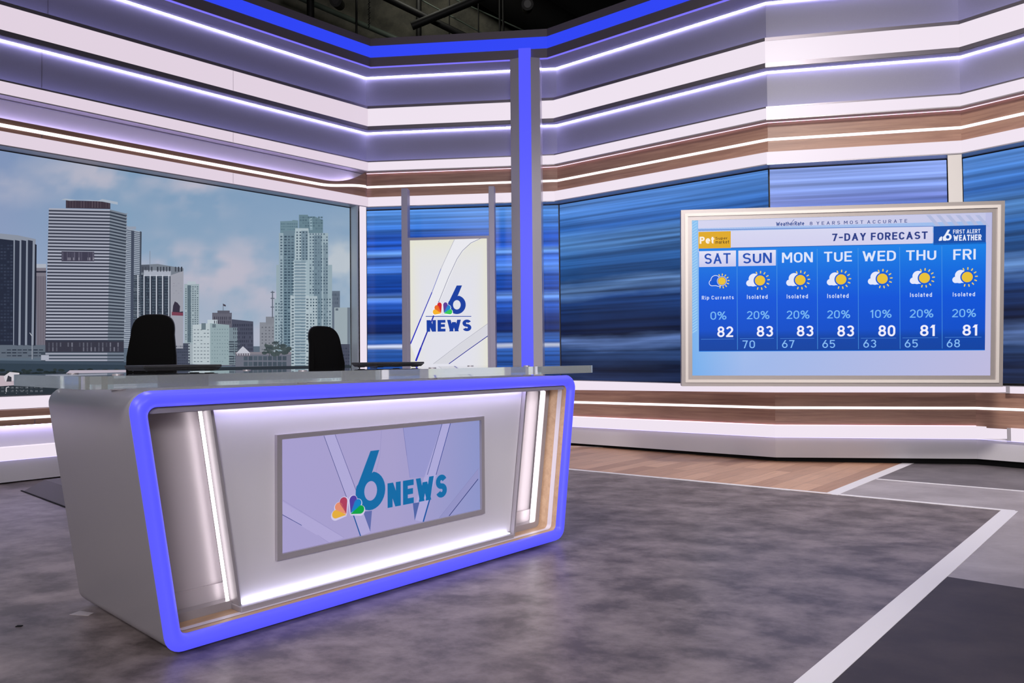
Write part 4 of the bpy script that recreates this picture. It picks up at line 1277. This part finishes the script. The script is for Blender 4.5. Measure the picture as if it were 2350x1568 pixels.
def outline(inset, r, n=6):
    """rounded trapezoid (u, z), wider at the top"""
    z0, z1 = .018, 1.036
    b0, t0 = 1.222, 1.372                # half widths at z0, z1
    sl = (t0 - b0) / (z1 - z0)
    k = math.sqrt(1 + sl * sl)
    za, zb = z0 + inset, z1 - inset
    hb = b0 + sl * (za - z0) - inset * k; ht = b0 + sl * (zb - z0) - inset * k
    P = [Vector((-hb, za)), Vector((hb, za)), Vector((ht, zb)), Vector((-ht, zb))]
    out = []
    for i in range(4):
        p, a, b_ = P[i], P[i - 1], P[(i + 1) % 4]
        da, db = (a - p).normalized(), (b_ - p).normalized()
        ang = da.angle(db); tt = r / math.tan(ang / 2)
        c = p + (da + db).normalized() * (r / math.sin(ang / 2))
        s0 = p + da * tt - c; s1 = p + db * tt - c
        a0 = math.atan2(s0.y, s0.x); a1 = math.atan2(s1.y, s1.x)
        while a1 < a0: a1 += 2 * math.pi
        for q in range(n + 1):
            t = a0 + (a1 - a0) * q / n
            out.append((UC + c.x + r * math.cos(t), c.y + r * math.sin(t)))
    return out


def ring_pts(inset, r, w): return [dk(u, w, z) for u, z in outline(inset, r)]


# outer shell
mb = MB(); mb.loft([ring_pts(.0, .07, .012), ring_pts(.0, .07, .96), ring_pts(.03, .05, .96), ring_pts(.03, .05, .30)], caps=False)
mb.build('outer_shell', M['silver'], desk, smooth=True)
# glowing tube frame
rings = []
for k in range(9):
    t = k / 8
    rings.append(ring_pts(-.004 + .064 * t, .075 - .042 * t, .012 - .030 * math.sin(math.pi * t) ** .7))
rings.append(ring_pts(.060, .033, .026)); rings.append(ring_pts(.0, .07, .026))
mb = MB(); mb.loft(rings + [rings[0]], caps=False); mb.build('light_frame', M['blue_desk'], desk, smooth=True)
# wood lining with a pale inlay stripe, then a metal bezel
mb = MB(); mb.loft([ring_pts(.061, .033, .02), ring_pts(.061, .033, .170), ring_pts(.050, .04, .170), ring_pts(.050, .04, .02)], caps=False); mb.build('lining', M['desk_wood'], desk, smooth=True)
mb = MB(); mb.loft([ring_pts(.0625, .033, .054), ring_pts(.0625, .033, .088), ring_pts(.0605, .033, .088), ring_pts(.0605, .033, .054)], caps=False); mb.build('inlay_stripe', M['inlay'], desk, smooth=True)
mb = MB(); mb.loft([ring_pts(.061, .033, .158), ring_pts(.096, .012, .160), ring_pts(.096, .012, .21), ring_pts(.061, .033, .21)], caps=False); mb.build('metal_bezel', M['silver_dark'], desk, smooth=True)
# underside of the top inside the recess
# LED outline of both cavities


def dbox(mb, u0, u1, w0, w1, z0, z1, su=0.0):
    """box whose sides follow the desk's slant: u shifts by su*(z-z0)"""
    k = su * (z1 - z0)
    mb.hexa([dk(u0, w0, z0), dk(u1, w0, z0), dk(u1, w1, z0), dk(u0, w1, z0), dk(u0 + k, w0, z1), dk(u1 + k, w0, z1), dk(u1 + k, w1, z1), dk(u0 + k, w1, z1)])


SLT = .150 / 1.018
for sgn in (-1, 1):
    def U(x): return UC + sgn * x
    # slanted edges: outer LED just inside the bezel, inner LED beside the centre panel
    def slab(name, mat, x0, x1, w0, w1, z0, z1):
        mb = MB()
        a, b_ = sorted((U(x0), U(x1)))
        dbox(mb, a, b_, w0, w1, z0, z1, sgn * SLT)
        o = mb.build(name, M[mat], desk); return o
    z0, z1 = .100, .955
    xo = 1.222 + SLT * (z0 - .018) - .098             # inner edge of the bezel at z0
    if sgn > 0: slab('led_strip', 'desk_led', xo - .030, xo + .001, .168, .178, z0, z1)
    slab('led_strip', 'desk_led', .891, .903, .165, .174, z0, z1)
    slab('led_strip', 'desk_led', .888, xo, .166, .177, z0, z0 + .013)
    slab('cavity_panel', 'mirror_metal', .86, xo + .03, .225, .25, .185, .985)
    slab('cavity_plinth', 'mirror_metal', .86, xo + .03, .212, .25, .06, .185)
    slab('divider', 'silver_dark', .868, .880, .10, .25, .078, .972)
# centre panel, ledge and its light tape
mb = MB(); k = SLT * (.950 - .104)
mb.hexa([dk(UC - .868, .13, .104), dk(UC + .868, .13, .104), dk(UC + .868, .25, .104), dk(UC - .868, .25, .104), dk(UC - .868 - k, .13, .950), dk(UC + .868 + k, .13, .950), dk(UC + .868 + k, .25, .950), dk(UC - .868 - k, .25, .950)])
mb.build('front_panel', M['silver_soft'], desk)
mb = MB(); dbox(mb, UC - .888, UC + .842, .072, .16, .078, .102); mb.build('ledge', M['silver_dark'], desk, bevel=.004)
mb = MB(); dbox(mb, UC - .862, UC + .842, .104, .127, .1022, .105); mb.build('led_strip', M['panel_led'], desk)
mb = MB(); dbox(mb, UC - .985, UC + .985, .094, .114, .968, .972); mb.build('led_strip', M['top_led'], desk)
mb = MB(); dbox(mb, UC - 1.285, UC + 1.285, .03, .085, .950, .974); mb.build('header_trim', M['silver_dark'], desk)
# desk screen
WS = .112


def dp(x, y, w): return on_plane(x, y, dk(0, w, 0), DN)


def duz(P): return (P - DB).dot(DU), P.z


SU0, SU1, SZ0, SZ1 = .497, 1.828, .253, .816
mb = MB()
for u0, u1, z0, z1 in ((SU0, SU1, SZ1 - .022, SZ1), (SU0, SU1, SZ0, SZ0 + .026), (SU0, SU0 + .025, SZ0 + .026, SZ1 - .022), (SU1 - .025, SU1, SZ0 + .026, SZ1 - .022)):
    dbox(mb, u0, u1, .108, .135, z0, z1)
scr = mb.build('screen_bezel', M['silver_dark'], desk)
mb = MB(); dbox(mb, SU0 + .02, SU1 - .02, .124, .14, SZ0 + .02, SZ1 - .02); mb.build('casing', M['black_plastic'], scr)
dv = Canvas(dk((SU0 + SU1) / 2, .1235, (SZ0 + SZ1) / 2), -DN, DU, .0003)
ha, hb = (SU1 - SU0) / 2 - .024, (SZ1 - SZ0) / 2 - .022
for i in range(8):
    a0, a1 = -ha + 2 * ha * i / 8, -ha + 2 * ha * (i + 1) / 8
    cc = lambda t: (166 - 26 * max(0, t - .55) / .45, 158 - 10 * max(0, t - .5) / .5, 206 - 6 * t)
    dv.polyab([(a0, -hb), (a1, -hb), (a1, hb), (a0, hb)], [cc(i / 8), cc((i + 1) / 8), cc((i + 1) / 8), cc(i / 8)], 0)
zd = lambda x, y: (610 + x / 4.127, 930 + y / 4.127)


def dline(pts, w, cols, lay=2):
    for (p, q), c in zip(zip(pts[:-1], pts[1:]), cols):
        dv.line(*zd(*p), *zd(*q), w, c, lay)


dv.poly([zd(140, 1030), zd(140, 905), zd(740, 1255), zd(600, 1300)], (174, 166, 212), 1)
dv.poly([zd(550, 290), zd(900, 1240), zd(990, 1200), zd(655, 278)], (174, 168, 214), 1)
dv.poly([zd(1668, 180), zd(1395, 1000), zd(1412, 1090), zd(1490, 1105), zd(1750, 165)], (172, 168, 216), 1)
dv.poly([zd(1300, 215), zd(1365, 690), zd(1520, 680), zd(1660, 180)], (150, 150, 204), 1)
dv.poly([zd(2015, 600), zd(1640, 1070), zd(1735, 1050), zd(2015, 700)], (146, 146, 196), 1)
dline([(550, 290), (740, 810), (830, 1045), (895, 1242)], 1.1, [(60, 70, 130), (60, 70, 130), (20, 70, 140)])
dline([(830, 1045), (897, 1242)], 2.4, [(16, 80, 150)], 3)
dline([(655, 278), (845, 780), (990, 1195)], .9, [(70, 76, 140), (70, 80, 150)])
dv.poly([zd(920, 1010), zd(988, 1195), zd(1005, 1000)], (96, 108, 170), 2)
dv.poly([zd(1392, 930), zd(1410, 1095), zd(1455, 920)], (80, 100, 164), 2)
dline([(1668, 180), (1530, 660)], 1.1, [(40, 60, 130)]); dline([(1750, 165), (1612, 660)], 1.3, [(40, 60, 140)])
dline([(1552, 890), (1490, 1105)], 3.0, [(22, 84, 160)], 3)
dline([(1300, 215), (1335, 480), (1365, 690)], .8, [(110, 110, 170), (130, 130, 190)])
dline([(1095, 240), (1080, 480), (1040, 650)], .6, [(140, 136, 190), (140, 136, 190)])
dline([(2010, 700), (1735, 1050)], 1.4, [(30, 44, 110)]); dline([(2015, 600), (1640, 1070)], .6, [(130, 130, 180)])
dline([(145, 1032), (250, 1090), (340, 1140)], 1.3, [(36, 50, 120), (60, 76, 140)]); dline([(160, 900), (740, 1255)], .6, [(140, 134, 186)]); dline([(490, 1230), (600, 1305)], .5, [(140, 134, 186)])
dv.six(zd(850, 1022), zd(1128, 418), (18, 106, 164), 4)
dv.feathers(zd(612, 1078), zd(942, 830), [(226, 172, 60), (226, 140, 110), (172, 62, 92), (78, 62, 160), (20, 126, 196), (10, 160, 70)], (206, 200, 230), 5)
dv.text('NEWS', zd(1152, 975), zd(1712, 650), (18, 106, 164), 5, .24, .11)
dv.build('display', 'pic', scr)

# acrylic top
TZ0, TZ1 = 1.050, 1.099
top = []
rr = .09
fr = [(-.32, .06), (2.86, .10)]


def slab_outline():
    p = []
    def arc(cu, cw, a0, a1, n=7):
        for k in range(n + 1):
            t = math.radians(a0 + (a1 - a0) * k / n); p.append((cu + rr * math.cos(t), cw + rr * math.sin(t)))
    arc(-.31 + rr, .03 + rr, 180, 270)
    for k in range(1, 8): p.append((-.31 + rr + (3.16 - 2 * rr) * k / 8, .03 + .05 * math.sin(math.pi * k / 8)))
    arc(2.85 - rr, .03 + rr, 270, 360)
    arc(2.85 - rr, 1.02 - rr, 0, 90); arc(-.31 + rr, 1.02 - rr, 90, 180)
    return p


so = slab_outline()
mb = MB(); mb.prism([dk(u, w, TZ0) for u, w in so], [dk(u, w, TZ1) for u, w in so])
mb.mi = [0, 0] + [1] * (len(mb.f) - 2)
slab_top = mb.build('acrylic_top', [M['acrylic'], M['acrylic_edge']], desk)
for u, w in ((-.1, .32), (-.1, .85), (.75, .30), (1.6, .30), (2.45, .32), (2.45, .85), (.75, .85), (1.6, .85)):
    mb = MB(); mb.tube(dk(u, w, 1.036), dk(u, w, TZ0), .028, 20); mb.build('standoff', M['inlay'], desk)
    mb = MB(); mb.tube(dk(u, w, TZ1), dk(u, w, TZ1 + .004), .022, 20); mb.build('standoff_cap', M['silver'], slab_top)

# ------------------------------------------------------------------ laptops


def laptop(u, w, rz, label):
    loc = dk(u, w, TZ1 + .0045)
    t = thing('laptop', loc, DROT + rz, label, 'laptop', 'closed laptops on the anchor desk')
    inv = ROOTM[t]

    def P(x, y, z): return inv @ Vector((x, y, z))

    def b8(x0, x1, y0, y1, z0, z1, x2=None, y2=None):
        mb = MB()
        i = x2 or 0
        mb.hexa([P(x0 + i, y0 + i, z0), P(x1 - i, y0 + i, z0), P(x1 - i, y1 - i, z0), P(x0 + i, y1 - i, z0), P(x0, y0, z1), P(x1, y0, z1), P(x1, y1, z1), P(x0, y1, z1)])
        return mb
    base = b8(-.185, .185, -.125, .125, .004, .018, .012).build('base', M['laptop'], t, bevel=.002)
    b8(-.187, .187, -.127, .127, .0188, .031).build('lid', M['laptop'], t, bevel=.003)
    b8(-.014, .014, -.1285, -.1268, .008, .018).build('latch', M['black_plastic'], base)
    for x in (-.14, .14):
        for y in (-.09, .09): b8(x - .02, x + .02, y - .01, y + .01, 0, .0045).build('rubber_foot', M['black_plastic'], base)
    return t


laptop(.335, .80, -.04, 'closed dark grey laptop lying on the desk in front of the left chair')
laptop(1.66, .78, .02, 'closed dark grey laptop on the desk right of the right chair')

# ------------------------------------------------------------------ riser and chairs
rz_t = .10
riser = thing('floor_riser', dk(2.2, 3.2, 0), DROT, 'low dark grey riser with sloping edges on the floor behind the desk', 'platform')
mb = MB()
mb.hexa([dk(.75, 1.55, 0), dk(3.6, 1.55, 0), dk(3.6, 4.85, 0), dk(.75, 4.85, 0), dk(.88, 1.68, rz_t), dk(3.5, 1.68, rz_t), dk(3.5, 4.72, rz_t), dk(.88, 4.72, rz_t)])
mb.build('deck', M['riser'], riser)
mb = MB(); mb.hexa([dk(.735, 1.5, 0), dk(.748, 1.5, 0), dk(.748, 4.88, 0), dk(.735, 4.88, 0), dk(.735, 1.5, .006), dk(.748, 1.5, .006), dk(.748, 4.88, .006), dk(.735, 4.88, .006)])
mb.build('edge_strip', M['black'], riser)


def chair(u, w, rz, ztop, hw, label):
    t = thing('office_chair', dk(u, w, rz_t), DROT + rz, label, 'chair', 'black chairs behind the anchor desk')
    R = ROOTM[t]
    P = lambda x, y, z: R @ Vector((x, y, z - rz_t))
    zs = ztop - .62                                     # seat top
    # back: rounded tapering pad, slightly curved
    outl = []
    hgt = .56
    zb = ztop - hgt
    for k in range(0, 33):
        a = math.pi * k / 32
        c, s_ = math.cos(a), math.sin(a)
        outl.append((hw * .86 * math.copysign(abs(c) ** .62, c), zb + hgt - .15 + .15 * s_ ** .75))
    outl += [(-hw * .98, zb + .25), (-hw, zb + .10), (-hw * .9, zb + .02), (-hw * .7, zb), (hw * .7, zb), (hw * .9, zb + .02), (hw, zb + .10), (hw * .98, zb + .25)]
    yb = lambda z: .20 + .06 * ((z - zb) / hgt) ** 2 - .03 * math.sin(math.pi * (z - zb) / hgt)
    cz = zb + hgt * .5

    def loop(k, dy): return [P(x * k, yb(z) + dy, cz + (z - cz) * (1 - (1 - k) * .6)) for x, z in outl]
    mb = MB(); mb.loft([loop(.90, -.035), loop(.96, -.028), loop(1.0, -.010), loop(1.0, .012)]); mb.build('backrest', M['fabric'], t, smooth=True)
    mb = MB(); mb.loft([loop(1.012, .010), loop(1.02, .022), loop(.96, .036), loop(.85, .040)]); mb.build('back_shell', M['black_plastic'], t, smooth=True)
    so_ = [(.24 * math.copysign(abs(math.cos(a)) ** .5, math.cos(a)), .23 * math.copysign(abs(math.sin(a)) ** .5, math.sin(a)) - .03) for a in [2 * math.pi * k / 32 for k in range(32)]]
    sl = lambda k, z: [P(x * k, y * k, z) for x, y in so_]
    mb = MB(); mb.loft([sl(.86, zs - .085), sl(1, zs - .06), sl(1, zs - .025), sl(.93, zs - .004), sl(.75, zs)]); mb.build('seat', M['fabric'], t, smooth=True)
    mb = MB(); mb.loft([[P(x, y, z) for x, y in ((-.04, 0), (.04, 0), (.04, .02), (-.04, .02))] if False else [P(-.04, y, z), P(.04, y, z), P(.04, y, z - .015), P(-.04, y, z - .015)] for y, z in ((0, zs - .085), (.22, zs - .085), (.27, zs - .04), (.272, zb + .1))]); mb.build('back_support', M['black_plastic'], t)
    mb = MB(); mb.tube(P(0, 0, rz_t + .09), P(0, 0, zs - .08), .028, 16); mb.build('gas_lift', M['chrome'], t)
    for k in range(5):
        a = math.radians(90 + 72 * k); c, s_ = math.cos(a), math.sin(a)
        mb = MB(); mb.tube(P(0, 0, rz_t + .10), P(.225 * c, .225 * s_, rz_t + .07), .024, 8, .016); lg = mb.build('leg', M['black_plastic'], t)
        mb = MB(); mb.tube(P(.225 * c - .02 * s_, .225 * s_ + .02 * c, rz_t + .03), P(.225 * c + .02 * s_, .225 * s_ - .02 * c, rz_t + .03), .03, 12); mb.build('caster', M['black_plastic'], lg)
    return t


c1 = Vector((-2.60, 5.40)) ; c2 = Vector((-1.56, 6.20))
uw = lambda p: ((Vector((p.x, p.y, 0)) - DB).dot(DU), (Vector((p.x, p.y, 0)) - DB).dot(DN))
u_, w_ = uw(c1); chair(u_ + .21 * math.sin(-.66), w_ - .21 * math.cos(.66), -.66, 1.497, .168, 'black upholstered office chair on the left, its full wide back turned to the desk')
u_, w_ = uw(c2); chair(u_ + .02, w_ - .19, -.02, 1.436, .163, 'black upholstered office chair on the right, turned aside in front of the tall tower picture')

# ------------------------------------------------------------------ little tape marks on the floor
mb = MB(); p = on_floor(44, 1438); mb.box(p.x - .012, p.x + .012, p.y - .008, p.y + .008, 0, .003); o = mb.build('tape_mark', M['black']); tag(o, 'tiny black tape scrap on the bare floor left of the desk', 'tape')
mb = MB(); p = on_floor(190, 1408); mb.hexa([(p.x - .05, p.y - .02, 0), (p.x + .045, p.y - .035, 0), (p.x + .05, p.y + .0, 0), (p.x - .03, p.y + .03, 0), (p.x - .05, p.y - .02, .002), (p.x + .045, p.y - .035, .002), (p.x + .05, p.y + .0, .002), (p.x - .03, p.y + .03, .002)]); o = mb.build('tape_mark', M['concrete_light']); tag(o, 'pale tape scrap at the rear bottom corner of the desk', 'tape')

# ------------------------------------------------------------------ pipes and fittings under the ceiling


def at_y(x, y, Y):
    d = ray(x, y); return CC + d * (Y / d.y)


def pipe(name, a, b_, r, mat, label, cat='pipe', group=None):
    t = MB(); t.tube(a, b_, r, 10); o = t.build(name, M[mat], smooth=True); tag(o, label, cat, group); return o


pipe('steel_pipe', at_y(700, -95, 13), at_y(1085, 92, 13), .06, 'pipe', 'black pipe sloping down to the right under the dark ceiling')
pipe('steel_pipe', at_y(945, 60, 12.6), at_y(1115, -10, 12.6), .07, 'pipe', 'short black pipe rising to the right and crossing the sloping one')
pipe('steel_pipe', at_y(712, -60, 12.0), at_y(713, 60, 12.0), .06, 'pipe', 'thick vertical black pipe left of the hanging chain')
pipe('steel_pipe', at_y(961, -60, 13.4), at_y(961, 110, 13.4), .05, 'pipe', 'vertical black pipe behind the crossing of the two sloping pipes')
pipe('conduit', at_y(640, -25, 14.0), at_y(930, 98, 14.0), .05, 'pipe_green', 'dull green conduit running down behind the blue header beam', 'conduit')
pipe('air_duct', at_y(1060, -68, 14.18), at_y(1330, 96, 14.18), .36, 'black', 'fat black air duct slanting down at the right of the pale concrete patch', 'duct')
for (x0, y0, x1, y1, lb) in ((1110, -8, 1018, 40, 'thin dark cable rising to the right beside the crossing pipes'), (960, -4, 1110, 78, 'thin grey cable stretched above the middle of the header beam'), (1030, -8, 1210, 74, 'thin grey cable stretched right of the crossing pipes')):
    Yc = {1110: 13.55, 960: 13.63, 1030: 13.71}[x0]
    pipe('cable', at_y(x0, y0, Yc), at_y(x1, y1, Yc), .014, 'pipe_green', lb, 'cable')
for x, lb in ((1031, 'thin black hanger rod left of the pale concrete patch'), (1098, 'thin black hanger rod in the middle of the pale concrete patch'), (1147, 'left rod of the close pair of black hanger rods'), (1155, 'right rod of the close pair of black hanger rods'), (818, 'black hanger rod left of the thin chain')):
    pipe('hanger_rod', at_y(x, -60, 13.2), at_y(x, 100, 13.2), .02 if x > 1100 or x < 900 else .012, 'pipe', lb, 'rod')
ch = thing('hanging_chain', at_y(847, 70, 12.5), 0, 'thin dark chain hanging above the left end of the back header beam', 'chain')
for k in range(16):
    p = at_y(847, 62 - k * 6, 12.5); mb = MB(); a = .018 if k % 2 else .006
    mb.tube(p + Vector((-a, 0, -.018)), p + Vector((a, 0, .028)), .008, 6); mb.build('link', M['pipe'], ch)
for x, y, lb in ((1210, 10, 'black stage lamp with a small glint hanging in the dark at the right'), (775, 2, 'round black stage lamp at the top edge above the left wall')):
    p = at_y(x, y, 12.2)
    t = thing('stage_lamp', p, 0, lb, 'stage lamp')
    mb = MB(); mb.tube(p + Vector((0, .15, 0)), p + Vector((0, -.16, -.07)), .085, 16, .10); mb.build('housing', M['pipe'], t)
    mb = MB(); mb.tube(p + Vector((0, .0, .05)), p + Vector((0, .0, .5)), .015, 8); mb.build('yoke', M['pipe'], t)
    mb = MB(); mb.tube(p + Vector((0, -.161, -.07)), p + Vector((0, -.168, -.072)), .06, 16); mb.build('lens', M['black_plastic'], t)
